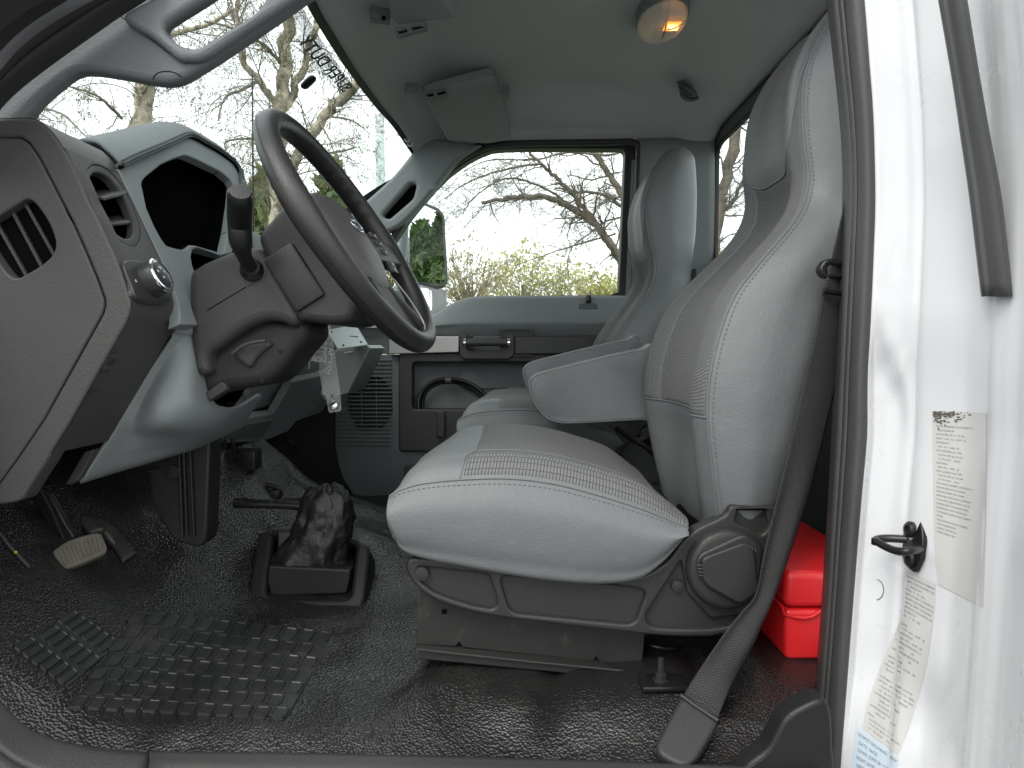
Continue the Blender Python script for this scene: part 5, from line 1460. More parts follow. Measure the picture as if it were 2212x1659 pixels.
for t in (0, .25, .5, .75, 1):
    rowsB.append([a.lerp(b, t) + Vector((0, .006 * math.sin(t * math.pi * 2) * ss(40, 60, i) * ss(88, 76, i) - .004 * math.sin(math.pi * t), 0)) for i, (a, b) in enumerate(zip(l3, r3))])
sheet('webbing', rowsB, M_belt, sb, 14, 120, .0014, 0, smooth=60)
an = [(1472, 1503), (1478, 1502), (1548, 1552), (1550, 1560), (1538, 1582), (1508, 1632), (1486, 1654), (1470, 1654), (1440, 1640), (1422, 1626), (1417, 1608), (1436, 1568), (1458, 1528)]
M_anch = mat('anchor_plastic', (.034, .033, .033), .5, spec=.35, bump=[('grain', 420, .0003)])
plate('anchor_cover', rnd([PP(a, b, anp) for a, b in an], .006), [], M_anch, sb, .016, .006, plane=anp)
tube('anchor_lip', [PP(a, b, anp) + Vector((0, -.002, .002)) for a, b in ((1470, 1503), (1500, 1525), (1550, 1558))], .0028, M_anch, sb, 8)
stitch('fold_stitching', [PP(a, b, anp) + Vector((0, -.003, .003)) for a, b in ((1484, 1500), (1500, 1514), (1522, 1522), (1544, 1544))], M_dkplas, sb, .004, .0012)
stitch('fold_stitching', [PP(a, b, anp) + Vector((0, -.003, .003)) for a, b in ((1486, 1494), (1520, 1512), (1550, 1534))], M_dkplas, sb, .004, .0010)
gd = rnd([P(a, b, .987) for a, b in [(1769, 580), (1782, 560), (1800, 557), (1850, 566), (1850, 598), (1790, 602), (1776, 596)]], .008)
plate('belt_guide', gd, [rnd([P(a, b, .987) for a, b in [(1790, 572), (1840, 576), (1840, 590), (1790, 592)]], .003)], M_blacks, sb, .014, .004)
tube('belt_clip', [P(1779, 627, .979), P(1800, 632, .979), P(1850, 637, 1.0)], .004, M_blacks, sb, 8)
# ================================================================== red case behind the seat
rc = thing('red_case', 'glossy red plastic case on the floor behind the driver seat', 'case', (.53, 1.3, 1.27))
def tbox(name, x0, x1, y0, y1, z0, z1, tap, m, par, bev):
    me = bpy.data.meshes.new(name); bm = bmesh.new()
    v = [bm.verts.new(q) for q in ((x0 + tap, y0 + tap, z0), (x1 - tap, y0 + tap, z0), (x1 - tap, y1 - tap, z0), (x0 + tap, y1 - tap, z0), (x0, y0, z1), (x1, y0, z1), (x1, y1, z1), (x0, y1, z1))]
    for f in ((3, 2, 1, 0), (4, 5, 6, 7), (0, 1, 5, 4), (1, 2, 6, 5), (2, 3, 7, 6), (3, 0, 4, 7)): bm.faces.new([v[i] for i in f])
    bmesh.ops.bevel(bm, geom=bm.edges[:], offset=bev, segments=4, affect='EDGES', profile=.5)
    bm.to_mesh(me); bm.free()
    return link(name, me, m, par, 30)
x0_, x1_, y0_, y1_ = .432, .60, 1.055, 1.55
zb_, zm_, zt_ = 1.254, 1.338, 1.398
tbox('body', x0_, x1_, y0_, y1_, zb_, zm_ - .0015, .004, M_red, rc, .008)
tbox('lid', x0_, x1_, y0_, y1_, zm_ + .0015, zt_, -.0, M_red, rc, .012)
rim_ = [Vector((x0_ - .003, y1_, zm_ + .004)), Vector((x0_ - .003, 1.09, zm_ + .004)), Vector((x0_ - .002, 1.06, zm_ - .008)), Vector((x0_ + .02, y0_ - .002, zm_ - .012)), Vector((x0_ + .04, y0_ - .002, zm_ - .012)), Vector((x0_ + .065, y0_ - .002, zm_)), Vector((x1_, y0_ - .002, zm_ + .004))]
tube('lid_rim', rim_, .003, M_red, rc, 8, n=50)
plate('lid_recess', rnd([Vector((x, y, zt_ + .0008)) for x, y in ((.450, 1.20), (.50, 1.20), (.50, 1.29), (.450, 1.29))], .01), [], mat('red_recess', (.42, .010, .012), .5), rc, .002, .0005, plane=(Vector((.5, 1.2, zt_ + .0008)), Vector((0, 0, 1))))

# ================================================================== floor mat areas
def mat_patch(name, label, q4, nr, nc, cut=None, seed=1):
    TL, TR, BR, BL = [Vector((*q, 0)) for q in q4]
    bl = lambda s, t: (TL.lerp(TR, s)).lerp(BL.lerp(BR, s), t)
    o = None
    nu, nv = 30, 20
    V = []
    for i in range(nu):
        for j in range(nv):
            q = bl(i / (nu - 1), j / (nv - 1))
            e = min(i, nu - 1 - i, j, nv - 1 - j) == 0
            V.append(on_floor(q.x, q.y, -.004 if e else .0022))
    me = grid_mesh(name, V, nu, nv)
    bm = bmesh.new(); bm.from_mesh(me)
    rr = random.Random(seed)
    for r in range(nr):
        off = (r % 2) * .35
        for c in range(nc):
            s0, s1 = (c + .08 + off) / (nc + .4), (c + .93 + off) / (nc + .4)
            t0, t1 = (r + .09) / nr, (r + .93) / nr
            if cut and cut(s0, t0): continue
            if s1 > .99: continue
            ringT, ringB = [], []
            k = .14
            for (a, b) in ((s0 + k * (s1 - s0), t0), (s1 - k * (s1 - s0), t0), (s1, t0 + k * (t1 - t0)), (s1, t1 - k * (t1 - t0)), (s1 - k * (s1 - s0), t1), (s0 + k * (s1 - s0), t1), (s0, t1 - k * (t1 - t0)), (s0, t0 + k * (t1 - t0))):
                q = bl(a, b)
                p = on_floor(q.x, q.y, .0022)
                ringB.append(p + Vector((0, 0, -.002)))
                ringT.append(p)
            cT = sum(ringT, Vector()) / 8
            vb = [bm.verts.new(cT + (p - cT) * 1.0 + Vector((0, 0, -.002))) for p in ringT]
            h = .0022 + rr.random() * .0008
            vt = [bm.verts.new(cT + (p - cT) * .96 + Vector((0, 0, h))) for p in ringT]
            vi = [bm.verts.new(cT + (p - cT) * .80 + Vector((0, 0, h))) for p in ringT]
            vd = [bm.verts.new(cT + (p - cT) * .74 + Vector((0, 0, h - .0014))) for p in ringT]
            for A, B in ((vb, vt), (vt, vi), (vi, vd)):
                for i in range(8): bm.faces.new((A[i], A[(i + 1) % 8], B[(i + 1) % 8], B[i]))
            bm.faces.new(vd)
    bmesh.ops.recalc_face_normals(bm, faces=bm.faces)
    bm.to_mesh(me); bm.free()
    ob = link(name, me, M_floormat, None, 30)
    return tag(ob, label, 'floor mat', 'moulded rubber floor mats', 'thing')
mat_patch('floor_mat', 'large dusty black rubber floor mat with rows of raised pads under the pedals', ((290, 1316), (738, 1366), (632, 1556), (140, 1531)), 7, 12, None, 3)
mat_patch('floor_mat', 'small black rubber footrest mat, left of the large dusty one', ((164, 1314), (268, 1386), (144, 1490), (24, 1399)), 3, 6, None, 4)
# ================================================================== headliner fittings
def visor(label, plane, outl, thick, grp='sun visors on the headliner'):
    v = thing('sun_visor', label, 'sun visor', PP(*outl[0], plane), grp)
    pl = plate('flap', rnd([PP(*q, plane) for q in outl], .018), [], M_visor, v, thick, .008, plane=plane)
    return v, pl
M_visor = mat('visor_cloth', (.27, .28, .28), .9, bump=[('noise', 600, .0008)], vary=.04)
M_clip = mat('visor_clip_plastic', (.15, .165, .165), .5)
vpl = plane3(P(914, 206, 1.93), P(1071, 164, 1.95), P(1100, 300, 2.28))
v1, f1_ = visor('grey passenger sun visor with notched lower edge, above the passenger door window', vpl,
             [(915, 207), (945, 197), (1040, 171), (1069, 165), (1078, 182), (1101, 267), (1104, 299), (1090, 305), (1058, 312), (1029, 311), (1002, 303), (990, 303), (975, 307), (967, 303)], .03)
def nbox(name, px, py, Y, size, par, m=None, rz=0):
    return box(name, P(px, py, Y), size, m or M_clip, par, Matrix.Rotation(rz, 3, 'Z'), .002)
nbox('pivot', 889, 190, 1.92, (.034, .03, .018), v1, None, R(15))
cl1 = plate('clip', rnd([P(a, b, 1.915) for a, b in [(916, 198), (964, 189), (970, 202), (966, 207), (922, 214), (916, 210)]], .003), [[P(a, b, 1.915) for a, b in [(921, 203), (935, 200), (937, 207), (924, 209)]], [P(a, b, 1.915) for a, b in [(944, 199), (961, 195), (964, 201), (946, 205)]]], M_clip, v1, .012, .002)
plate('clip_back', [P(a, b, 1.924) for a, b in [(918, 200), (962, 191), (967, 205), (921, 212)]], [], M_void, v1, .004)
nbox('hinge_stub', 1093, 200, 2.0, (.02, .03, .03), v1, None, 0)
vpl2 = plane3(P(846, 44, 1.52), P(990, 38, 1.52), P(846, 20, 1.44))
vpl2 = (P(846, 50, 1.52), Vector((.03, -.12, -1)).normalized())
v2, f2_ = visor('grey driver sun visor with a slotted clip, at the top edge over the windshield header', vpl2, [(824, -40), (846, 44), (858, 57), (884, 54), (992, 39), (960, 0), (930, -40)], .02)
nbox('pivot', 822, 34, 1.535, (.042, .03, .024), v2, None, R(15))
lathe('pivot_hole', [(.005, 0), (.005, .001)], M_void, v2, P(829, 39, 1.515), (0, -1, -.2), 12)
plate('clip', rnd([P(a, b, 1.50) for a, b in [(850, 62), (880, 55), (918, 45), (924, 50), (921, 61), (886, 70), (862, 77), (853, 74)]], .003), [[P(a, b, 1.50) for a, b in [(888, 58), (916, 50), (918, 58), (891, 65)]], [P(a, b, 1.50) for a, b in [(858, 65), (878, 61), (880, 68), (862, 73)]]], M_clip, v2, .016, .002)
plate('clip_back', [P(a, b, 1.512) for a, b in [(854, 64), (916, 48), (919, 60), (858, 74)]], [], M_void, v2, .004)
# dome lamp
dl = thing('dome_light', 'oval clear dome light on the headliner with an amber lit bulb', 'dome light', PZ(1430, 46, 2.53))
dc = PZ(1430, 42, 2.52)
def oval(f, h, n=40): return [dc + Vector((.056 * f * math.cos(2 * math.pi * k / n), .098 * f * math.sin(2 * math.pi * k / n), -h)) for k in range(n)]
loft('base', [oval(1.06, -.02), oval(1.06, -.002), oval(1.03, .002), oval(1.0, .002)], M_clip, dl)
M_lensc = bpy.data.materials.new('frosted_lens'); M_lensc.use_nodes = True
t_ = M_lensc.node_tree; pb = t_.nodes['Principled BSDF']; pb.inputs['Base Color'].default_value = (.85, .85, .82, 1); pb.inputs['Roughness'].default_value = .12
trn = t_.nodes.new('ShaderNodeBsdfTransparent'); mi_ = t_.nodes.new('ShaderNodeMixShader'); mi_.inputs[0].default_value = .42
t_.links.new(trn.outputs[0], mi_.inputs[1]); t_.links.new(pb.outputs[0], mi_.inputs[2]); t_.links.new(mi_.outputs[0], t_.nodes['Material Output'].inputs[0])
loft('lens', [oval(1.0, .003), oval(.97, .012), oval(.85, .021), oval(.55, .027), oval(.1, .029)], M_lensc, dl, True, 180)
tube('lens_divider', [dc + Vector((.006 + .01 * t, .095 * t, -.004 - .026 * (1 - t * t))) for t in [-1 + i / 8 for i in range(17)]], .0016, M_clip, dl, 6)
tube('lens_divider', [dc + Vector((.010 + .044 * t, -.01, -.006 - .022 * (1 - t * t))) for t in [i / 8 for i in range(9)]], .0013, M_clip, dl, 6)
plate('reflector', oval(.98, -.004), [], mat('reflector_silver', (.75, .75, .70), .25, .8), dl, .002, plane=(dc + Vector((0, 0, .004)), Vector((0, 0, -1))))
M_amber = bpy.data.materials.new('amber_glow'); M_amber.use_nodes = True
b_ = M_amber.node_tree.nodes['Principled BSDF']; b_.inputs['Emission Color'].default_value = (1, .33, .03, 1); b_.inputs['Emission Strength'].default_value = 1.6; b_.inputs['Base Color'].default_value = (.8, .3, .05, 1)
box('lamp_panel', dc + Vector((.029, .022, -.006)), (.036, .042, .002), M_amber, dl, None, .0005)
M_bulb = bpy.data.materials.new('lit_bulb'); M_bulb.use_nodes = True
b_ = M_bulb.node_tree.nodes['Principled BSDF']; b_.inputs['Emission Color'].default_value = (1, .62, .2, 1); b_.inputs['Emission Strength'].default_value = 3
tube('bulb', [dc + Vector((.018, .015, -.012)), dc + Vector((.040, .015, -.012))], .006, M_bulb, dl, 12)
# coat hook
ck = thing('coat_hook', 'small grey coat hook in a dent of the headliner near the rear window', 'coat hook', PZ(1490, 205, 2.49))
hp0 = PZ(1484, 186, 2.51)
M_hook = mat('hook_plastic', (.07, .075, .075), .4)
plate('hook_base', [PZ(a, b, 2.506) for a, b in [(1462, 180), (1480, 176), (1508, 210), (1490, 216), (1472, 206)]], [], M_hook, ck, .006, .002)
tube('hook', [PZ(1472, 190, 2.505), PZ(1473, 204, 2.49), PZ(1482, 213, 2.482), PZ(1496, 215, 2.482), PZ(1507, 211, 2.49)], .006, M_hook, ck, 10, n=20)
tube('hook', [PZ(1474, 184, 2.50), PZ(1486, 192, 2.485), PZ(1500, 200, 2.485), PZ(1504, 206, 2.492)], .005, M_hook, ck, 10, n=16)
# things on the windshield
u, v = ws_hit(657, 180)
btn = [ws_at(u + a, v + b) + Vector((.012, 0, -.006)) for a, b in ((0, 0),)][0]
rb = thing('mirror_mount', 'small black oval rear view mirror mount glued to the windshield', 'mirror mount', btn)
a_, b_ = ws_at(*ws_hit(648, 186)), ws_at(*ws_hit(667, 175))
tube('button', [a_.lerp(b_, f) + Vector((.006, 0, 0)) for f in (-.25, -.18, 0, .5, 1, 1.18, 1.25)], [.003, .008, .0115, .012, .0115, .008, .003], M_blacks, rb, 14, flat=.6)
p0, p1 = ws_at(*ws_hit(752, 197)), ws_at(*ws_hit(652, 84))
xa = (p1 - p0).normalized(); um, vm = ws_hit(702, 140)
na = (ws_at(um + .05, vm) - ws_at(um - .05, vm)).cross(ws_at(um, vm + .02) - ws_at(um, vm - .02)).normalized()
if na.x > 0: na = -na
ya_ = na.cross(xa).normalized()
Mt = Matrix((xa, ya_, na)).transposed().to_4x4(); Mt.translation = ws_at(um, vm) + Vector((.012, 0, -.004))
tx = text('windshield_lettering', 'SUPER DUTY', .027, Mt, M_inkd, ws, .0006, bold=.0002)
wv = max((q.co - Mt.translation).dot(xa) for q in tx.data.vertices) - min((q.co - Mt.translation).dot(xa) for q in tx.data.vertices)
f_ = (p1 - p0).length / wv
for q in tx.data.vertices:
    q.co = Mt.translation + xa * ((q.co - Mt.translation).dot(xa) * f_) + ya_ * ((q.co - Mt.translation).dot(ya_) * 1.7 - .012) + na * ((q.co - Mt.translation).dot(na))
M_stk = mat('sticker_white', (.62, .66, .64), .5)
for a, b, r in ((880, 299, 6), (889, 306, 6)):
    u_, v_ = ws_hit(a, b); c_ = ws_at(u_, v_) + Vector((.006, -.01, 0))
    lathe('sticker', [(.010, 0), (.010, .0005)], M_stk, ws, c_, C0 - c_, 20)
    lathe('sticker_dot', [(.0055, 0), (.0055, .0004)], mat('sticker_dot', (.12, .16, .13), .6), ws, c_ + (C0 - c_).normalized() * .0006, C0 - c_, 16)
at_ = thing('radio_antenna', 'thin dark radio antenna standing upright outside the windshield', 'antenna', P(546, 470, 2.0))
tube('rod', [P(547, 520, 2.3), P(546, 300, 2.3), P(545, 150, 2.3)], [.0035, .003, .002], M_steel, at_, 8)
tube('base', [P(547, 545, 2.3), P(547, 515, 2.3)], .010, M_blacks, at_, 10)
# cable loop in the passenger door pocket
cb = thing('cable_loop', 'loop of black corrugated cable conduit with a tie, in the passenger door pocket', 'cable', P(970, 880, 2.36))
def corr(name, pts, r, par):
    q = curve([P(*p) for p in pts], 240)
    return link(name, tube_mesh(name, q, [r * (1 + (.09 if i % 3 == 0 else -.05)) for i in range(240)], 9), M_blacks, par, 50)
corr('conduit', [(905, 886, 2.37), (906, 862, 2.37), (916, 840, 2.37), (938, 824, 2.37), (968, 819, 2.37), (1000, 823, 2.37), (1026, 835, 2.37), (1052, 856, 2.37)], .0075, cb)
corr('conduit', [(913, 888, 2.38), (914, 862, 2.38), (924, 842, 2.38), (944, 830, 2.38), (968, 825, 2.38), (996, 829, 2.38), (1020, 840, 2.38), (1044, 858, 2.38)], .0065, cb)
tube('cable_tie', [P(962, 822, 2.365), P(975, 822, 2.365)], .013, M_dkplas, cb, 12)

# ================================================================== latch striker and stickers on the pillar
from mathutils.bvhtree import BVHTree
dg = bpy.context.evaluated_depsgraph_get()
bodyo = [o for o in bp.children if o.name.startswith('body')][0]
bvh = BVHTree.FromObject(bodyo, dg)
def on_jamb(px, py, lift=.0012):
    d = ray(px, py).normalized()
    loc, n, i, dist = bvh.ray_cast(C0, d)
    if loc is None: return P(px, py, .8)
    return loc - d * lift
stt = thing('door_striker', 'black steel latch striker loop bolted to the white door pillar', 'striker', on_jamb(1975, 1180))
pl_ = [(1963, 1118), (1985, 1121), (2003, 1168), (2005, 1209), (1989, 1239), (1969, 1231), (1956, 1204), (1951, 1150)]
rows_ = rnd([on_jamb(*q, .002) for q in pl_], .004)
c_ = sum(rows_, Vector()) / len(rows_)
nn = (on_jamb(2000, 1150) - c_).cross(on_jamb(1970, 1220) - c_).normalized()
if nn.dot(C0 - c_) < 0: nn = -nn
M_strk = mat('striker_black', (.014, .014, .014), .35, .2)
plate('striker_plate', [q - nn * (q - c_).dot(nn) + nn * .004 for q in rows_], [], M_strk, stt, .006, .0015, plane=(c_ + nn * .004, nn))
for q in ((1969, 1144), (1970, 1209)):
    b0 = on_jamb(*q, .004)
    lathe('bolt', [(.0105, 0), (.0105, .004), (.008, .0065), (.0045, .007), (.004, .004), (.001, .003)], M_strk, stt, b0, nn, 20)
hook = [on_jamb(1994, 1184, -.004), P(1965, 1190, .83), P(1940, 1191, .84), P(1915, 1182, .86), P(1896, 1171, .875), P(1893, 1166, .885), P(1915, 1163, .885), P(1958, 1165, .875)]
tube('loop', hook, .0052, M_strk, stt, 10, n=40)
box('loop_nub', P(1892, 1170, .878), (.009, .008, .009), M_strk, stt, None, .001)
tube('punch_mark', [on_jamb(1893 + 16 * math.cos(a), 1274 + 22 * math.sin(a), .0003) for a in [-1.5 + i * .25 for i in range(13)]], .0007, M_ink, bp, 5)

def sticker(name, label, quad, m, lines, size, y0, y1, lead=1.0, x0=.06, extra=None):
    TL, TR, BR, BL = quad['corners']
    Lc, Rc = quad['left'], quad['right']
    Lq = curve([Vector((*q, 0)) for q in Lc], 40); Rq = curve([Vector((*q, 0)) for q in Rc], 40)
    def at(s, t):
        k = t * 39; i = min(int(k), 38); f = k - i
        a = Lq[i].lerp(Lq[i + 1], f); b = Rq[i].lerp(Rq[i + 1], f)
        return a.lerp(b, s)
    nu, nv = 12, 40
    V = [on_jamb(*at(i / (nu - 1), j / (nv - 1)).xy, .0012) for i in range(nu) for j in range(nv)]
    o = link(name, grid_mesh(name, V, nu, nv), m, None, 180)
    tag(o, label, 'sticker', 'stickers on the door pillar', 'thing')
    bm = bmesh.new()
    n = len(lines)
    for k, ln in enumerate(lines):
        cu = bpy.data.curves.new('t', 'FONT'); cu.body = ln; cu.size = 1; cu.resolution_u = 2; cu.align_y = 'CENTER'
        tmp = bpy.data.objects.new('t', cu); COL.objects.link(tmp)
        me = bpy.data.meshes.new_from_object(tmp.evaluated_get(bpy.context.evaluated_depsgraph_get()))
        bpy.data.objects.remove(tmp)
        yc = y0 + (y1 - y0) * (k + .5) / n; h = (y1 - y0) / n * size
        w = max((q.co.x for q in me.vertices), default=1)
        sx_ = min(h * quad['asp'], (.97 - x0) / w)
        for q in me.vertices:
            s = x0 + q.co.x * sx_; t = yc - q.co.y * h
            q.co = on_jamb(*at(s, min(max(t, 0), 1)).xy, .0016)
        bm.from_mesh(me); bpy.data.meshes.remove(me)
    if extra:
        for s0, s1, t0, t1 in extra:
            bm.faces.new([bm.verts.new(on_jamb(*at(s, t).xy, .0016)) for s, t in ((s0, t0), (s1, t0), (s1, t1), (s0, t1))])
    me = bpy.data.meshes.new('print'); bm.to_mesh(me); bm.free()
    link('print', me, M_ink, o, None)
    return o
T_1 = '''MFG. BY: DIVERSIFIED TRUCK BODIES INC
    BELLE PLAINE, MN
DATE OF MFG. MO: 12   YR: 2022
GVWR   11,793   KG (   25,999   LB)
GAWR-FRONT
   4,536   KG (   10,000   LB)
WITH  265/70R19.5 (G)  TIRES,
   19.5X7.50  RIMS, @  760  KPA
   110   PSI COLD      SINGLE
GAWR-REAR
   8,482   KG (   18,700   LB)
WITH  265/70R19.5 (G)  TIRES,
   19.5X7.50  RIMS, @  760  KPA
   110   PSI COLD      DUAL
THIS VEHICLE HAS BEEN COMPLETED IN
ACCORDANCE WITH THE PRIOR
MANUFACTURERS' IVD, WHERE
APPLICABLE. THIS VEHICLE CONFORMS
TO ALL APPLICABLE FEDERAL MOTOR
VEHICLE SAFETY STANDARDS, [AND
BUMPER AND THEFT PREVENTION
STANDARDS, IF APPLICABLE] IN EFFECT
IN 2022
VEHICLE IDENTIFICATION NUMBER:
1FDWX6DE0PDF07859
VEHICLE TYPE: TRUCK
WORK ORDER: 90075'''.split('\n')
sticker('certification_sticker', 'tall white printed sticker with a black smudge along its top edge, behind the striker', dict(corners=[0] * 4, left=[(2014, 887), (2015, 1000), (2018, 1170), (2026, 1262)], right=[(2131, 892), (2130, 1050), (2127, 1200), (2124, 1313)], asp=2.6), M_paper, T_1, .62, .075, .70)
smg = bmesh.new(); rr = random.Random(8)
for i in range(130):
    x, y = 2016 + abs(rr.gauss(0, 30)), 889 + abs(rr.gauss(0, 9)) * (1.6 if rr.random() < .3 else 1)
    if x > 2125: continue
    a = 1.0 + rr.random() * 1.6
    smg.faces.new([smg.verts.new(on_jamb(x + a * math.cos(k * 1.26) * (1 + rr.random()), y + a * .7 * math.sin(k * 1.26), .0019)) for k in range(5)])
me = bpy.data.meshes.new('grime'); smg.to_mesh(me); smg.free()
link('grime', me, mat('grime', (.10, .085, .07), .9), bpy.data.objects['certification_sticker'], None)
T_2 = '''THIS VEHICLE WAS ALTERED BY
   NEXT STAGE EQUIPMENT INC
        SAVAGE, MN
IN MO:  12   YR:  2022
AND AS ALTERED IT CONFORMS TO
ALL APPLICABLE FEDERAL MOTOR
VEHICLE SAFETY STANDARDS
AFFECTED BY THE ALTERATION AND
IN EFFECT IN
MO:   12   YR:   2022

GVWR
   11,793   KG (   25,999   LB)
GAWR-FRONT
   4,536   KG (   10,000   LB)
GAWR-INTERMEDIATE (1)
         KG (           LB)
GAWR-INTERMEDIATE (2)
         KG (           LB)
GAWR-REAR
   8,482   KG (   18,700   LB)
VEHICLE TYPE
   TRUCK

SUITABLE TIRE-RIM CHOICE
FRONT:  265/70R19.5 (G)  TIRES
   19.5X7.50  RIMS, AT  760  KPA
   110   PSI COLD     SINGLE
INTERMEDIATE (1)
         RIMS, AT       KPA
         PSI COLD
INTERMEDIATE (2)
         RIMS, AT       KPA
REAR:
   265/70R19.5 (G)  TIRES
   19.5X7.50  RIMS, AT  760  KPA
   110   PSI COLD     DUAL'''.split('\n')
sticker('alteration_sticker', 'long narrow printed sticker hanging curved below the striker on the white pillar', dict(corners=[0] * 4, left=[(1953, 1229), (1945, 1334), (1905, 1432), (1874, 1519), (1863, 1574)], right=[(2022, 1262), (2016, 1340), (1998, 1450), (1966, 1560), (1939, 1631)], asp=4.0), M_paper, T_2, .62, .02, .985)
T_3 = '''INCOMPLETE VEHICLE MANUFACTURED BY
 DATE: 06/22
 GVWR: 25999 LB/ 11793 KG
 FRONT GAWR:   REAR GAWR:
 10000 LB      18700 LB'''.split('\n')
bars_ = []; x = .06
rr = random.Random(3)
while x < .60:
    w = rr.choice((.008, .014, .02)); bars_.append((x, x + w, .62, .92)); x += w + rr.choice((.008, .012, .018))
o3 = sticker('barcode_sticker', 'pale blue printed sticker with a barcode at the foot of the white pillar', dict(corners=[0] * 4, left=[(1850, 1569), (1843, 1630), (1836, 1680), (1830, 1720)], right=[(1941, 1638), (1936, 1670), (1928, 1710), (1920, 1750)], asp=1.1), M_paperb, T_3, .7, .03, .58, extra=bars_)
o3.children[0].data.materials[0] = mat('barcode_ink', (.12, .14, .18), .6)
# ================================================================== outside: mirror, trees, shrubs, parked trucks
import numpy as np
mm = thing('side_mirror', 'tall two-part passenger side mirror with black housing outside the far window', 'side mirror', P(925, 640, 2.75))
MY = 2.78
Mc = P(920, 530, MY)
vd = (Mc - C0).normalized()
rd = Vector((.80, .60, .075)).normalized()
mn = (rd - vd).normalized()
mpl = (Mc, mn)
def mirror_dir(px, py, n=None):
    d = ray(px, py).normalized(); n = n or mn
    return d - n * 2 * d.dot(n)
gl_px = [(884, 446), (910, 441), (947, 458), (955, 468), (962, 604), (956, 613), (884, 606)]
up_gl = rnd([PP(*q, mpl) for q in gl_px], .012)
plate('upper_glass', up_gl, [], M_mirror, mm, .003, 0, plane=mpl)
hs_px = [(880, 436), (912, 433), (950, 449), (962, 464), (970, 610), (960, 624), (880, 614)]
mp2 = (Mc - mn * .004, mn)
plate('housing', rnd([PP(*q, mp2) for q in hs_px], .016), [], M_black, mm, .06, .01, plane=mp2)
mn2 = (Vector((.50, .86, .05)).normalized() - (P(925, 648, MY) - C0).normalized()).normalized()
lpl = (P(925, 648, MY), mn2)
lo_px2 = [(898, 618), (942, 626), (950, 638), (953, 668), (930, 677), (912, 681), (898, 676)]
lc_ = PP(925, 650, lpl)
def low_pt(a, b):
    q = PP(a, b, lpl); return q - mn2 * ((q - lc_).length_squared / (2 * .38))
Lq_, Rq_ = [(899, 619), (899, 640), (899, 660), (900, 676)], [(944, 627), (950, 642), (952, 660), (948, 671)]
sheet('lower_glass', [[low_pt(*(Vector(p).lerp(Vector(q), t))) for p, q in zip(Lq_, Rq_)] for t in (0, .25, .5, .75, 1)], M_mirror, mm, 16, 16, .001, 0, smooth=180)
lp2 = (P(925, 648, MY) - mn2 * .009, mn2)
plate('lower_housing', rnd([PP(*q, lp2) for q in [(890, 612), (948, 622), (966, 626), (966, 670), (940, 684), (890, 690)]], .012), [], M_blacks, mm, .05, .008, plane=lp2)
M_post = mat('mirror_post', (.20, .225, .23), .5)
tube('post', [P(872, 470, 2.60), P(868, 560, 2.60), P(862, 700, 2.60)], .021, M_post, mm, 14)
tube('arm', [P(868, 600, 2.60), P(905, 610, 2.80)], .014, M_blacks, mm, 10)

M_birch = mat('birch_bark', (.50, .44, .34), .9, vary=.55, vary_scale=9, bump=[('noise', 18, .03)], dirt=((.06, .05, .04), 6, .5, .62, .8))
M_bark = mat('grey_bark', (.15, .125, .10), .9, vary=.4, vary_scale=8, bump=[('noise', 20, .02)])
M_twig = mat('twig_bark', (.22, .185, .15), .9)
def leaf_mat(name, c1, c2, tr=.35):
    m = bpy.data.materials.new(name); m.use_nodes = True
    t = m.node_tree; b = t.nodes['Principled BSDF']; b.inputs['Roughness'].default_value = .7
    oi = t.nodes.new('ShaderNodeTexCoord'); n = t.nodes.new('ShaderNodeTexNoise'); n.inputs['Scale'].default_value = 1.3; n.inputs['Detail'].default_value = 5
    r = t.nodes.new('ShaderNodeValToRGB'); r.color_ramp.elements[0].position, r.color_ramp.elements[1].position = .35, .65
    r.color_ramp.elements[0].color, r.color_ramp.elements[1].color = (*c1, 1), (*c2, 1)
    td = t.nodes.new('ShaderNodeBsdfTranslucent'); mi = t.nodes.new('ShaderNodeMixShader'); mi.inputs[0].default_value = tr
    L = t.links.new
    L(oi.outputs['Object'], n.inputs['Vector']); L(n.outputs[0], r.inputs[0]); L(r.outputs[0], b.inputs['Base Color']); L(r.outputs[0], td.inputs[0])
    L(b.outputs[0], mi.inputs[1]); L(td.outputs[0], mi.inputs[2]); L(mi.outputs[0], t.nodes['Material Output'].inputs[0])
    return m
M_bud = leaf_mat('birch_catkins', (.20, .15, .07), (.26, .24, .09))
M_spring = leaf_mat('spring_leaves', (.36, .37, .11), (.50, .46, .20), .5)
M_tan = leaf_mat('tan_twigs', (.36, .27, .18), (.42, .38, .20), .5)
M_ever = leaf_mat('evergreen_needles', (.035, .07, .018), (.07, .12, .03), .15)
M_pine = leaf_mat('pine_needles', (.10, .15, .055), (.20, .25, .09), .3)

class Tubes:
    def __init__(s): s.v, s.f = [], []
    def add(s, pts, radii, seg):
        base = len(s.v); up = Vector((.31, .2, .93))
        n = len(pts)
        for i, p in enumerate(pts):
            t = (pts[min(i + 1, n - 1)] - pts[max(i - 1, 0)])
            if t.length < 1e-9: t = Vector((0, 0, 1))
            t.normalize()
            a = t.cross(up)
            if a.length < 1e-3: a = t.cross(Vector((1, 0, 0)))
            a.normalize(); b = a.cross(t)
            for k in range(seg):
                an = 6.2832 * k / seg
                s.v.append(p + a * (math.cos(an) * radii[i]) + b * (math.sin(an) * radii[i]))
        for i in range(n - 1):
            for k in range(seg):
                s.f.append((base + i * seg + k, base + i * seg + (k + 1) % seg, base + (i + 1) * seg + (k + 1) % seg, base + (i + 1) * seg + k))
    def build(s, name, m, par):
        me = bpy.data.meshes.new(name); me.from_pydata([tuple(q) for q in s.v], [], s.f)
        return link(name, me, m, par, 180)
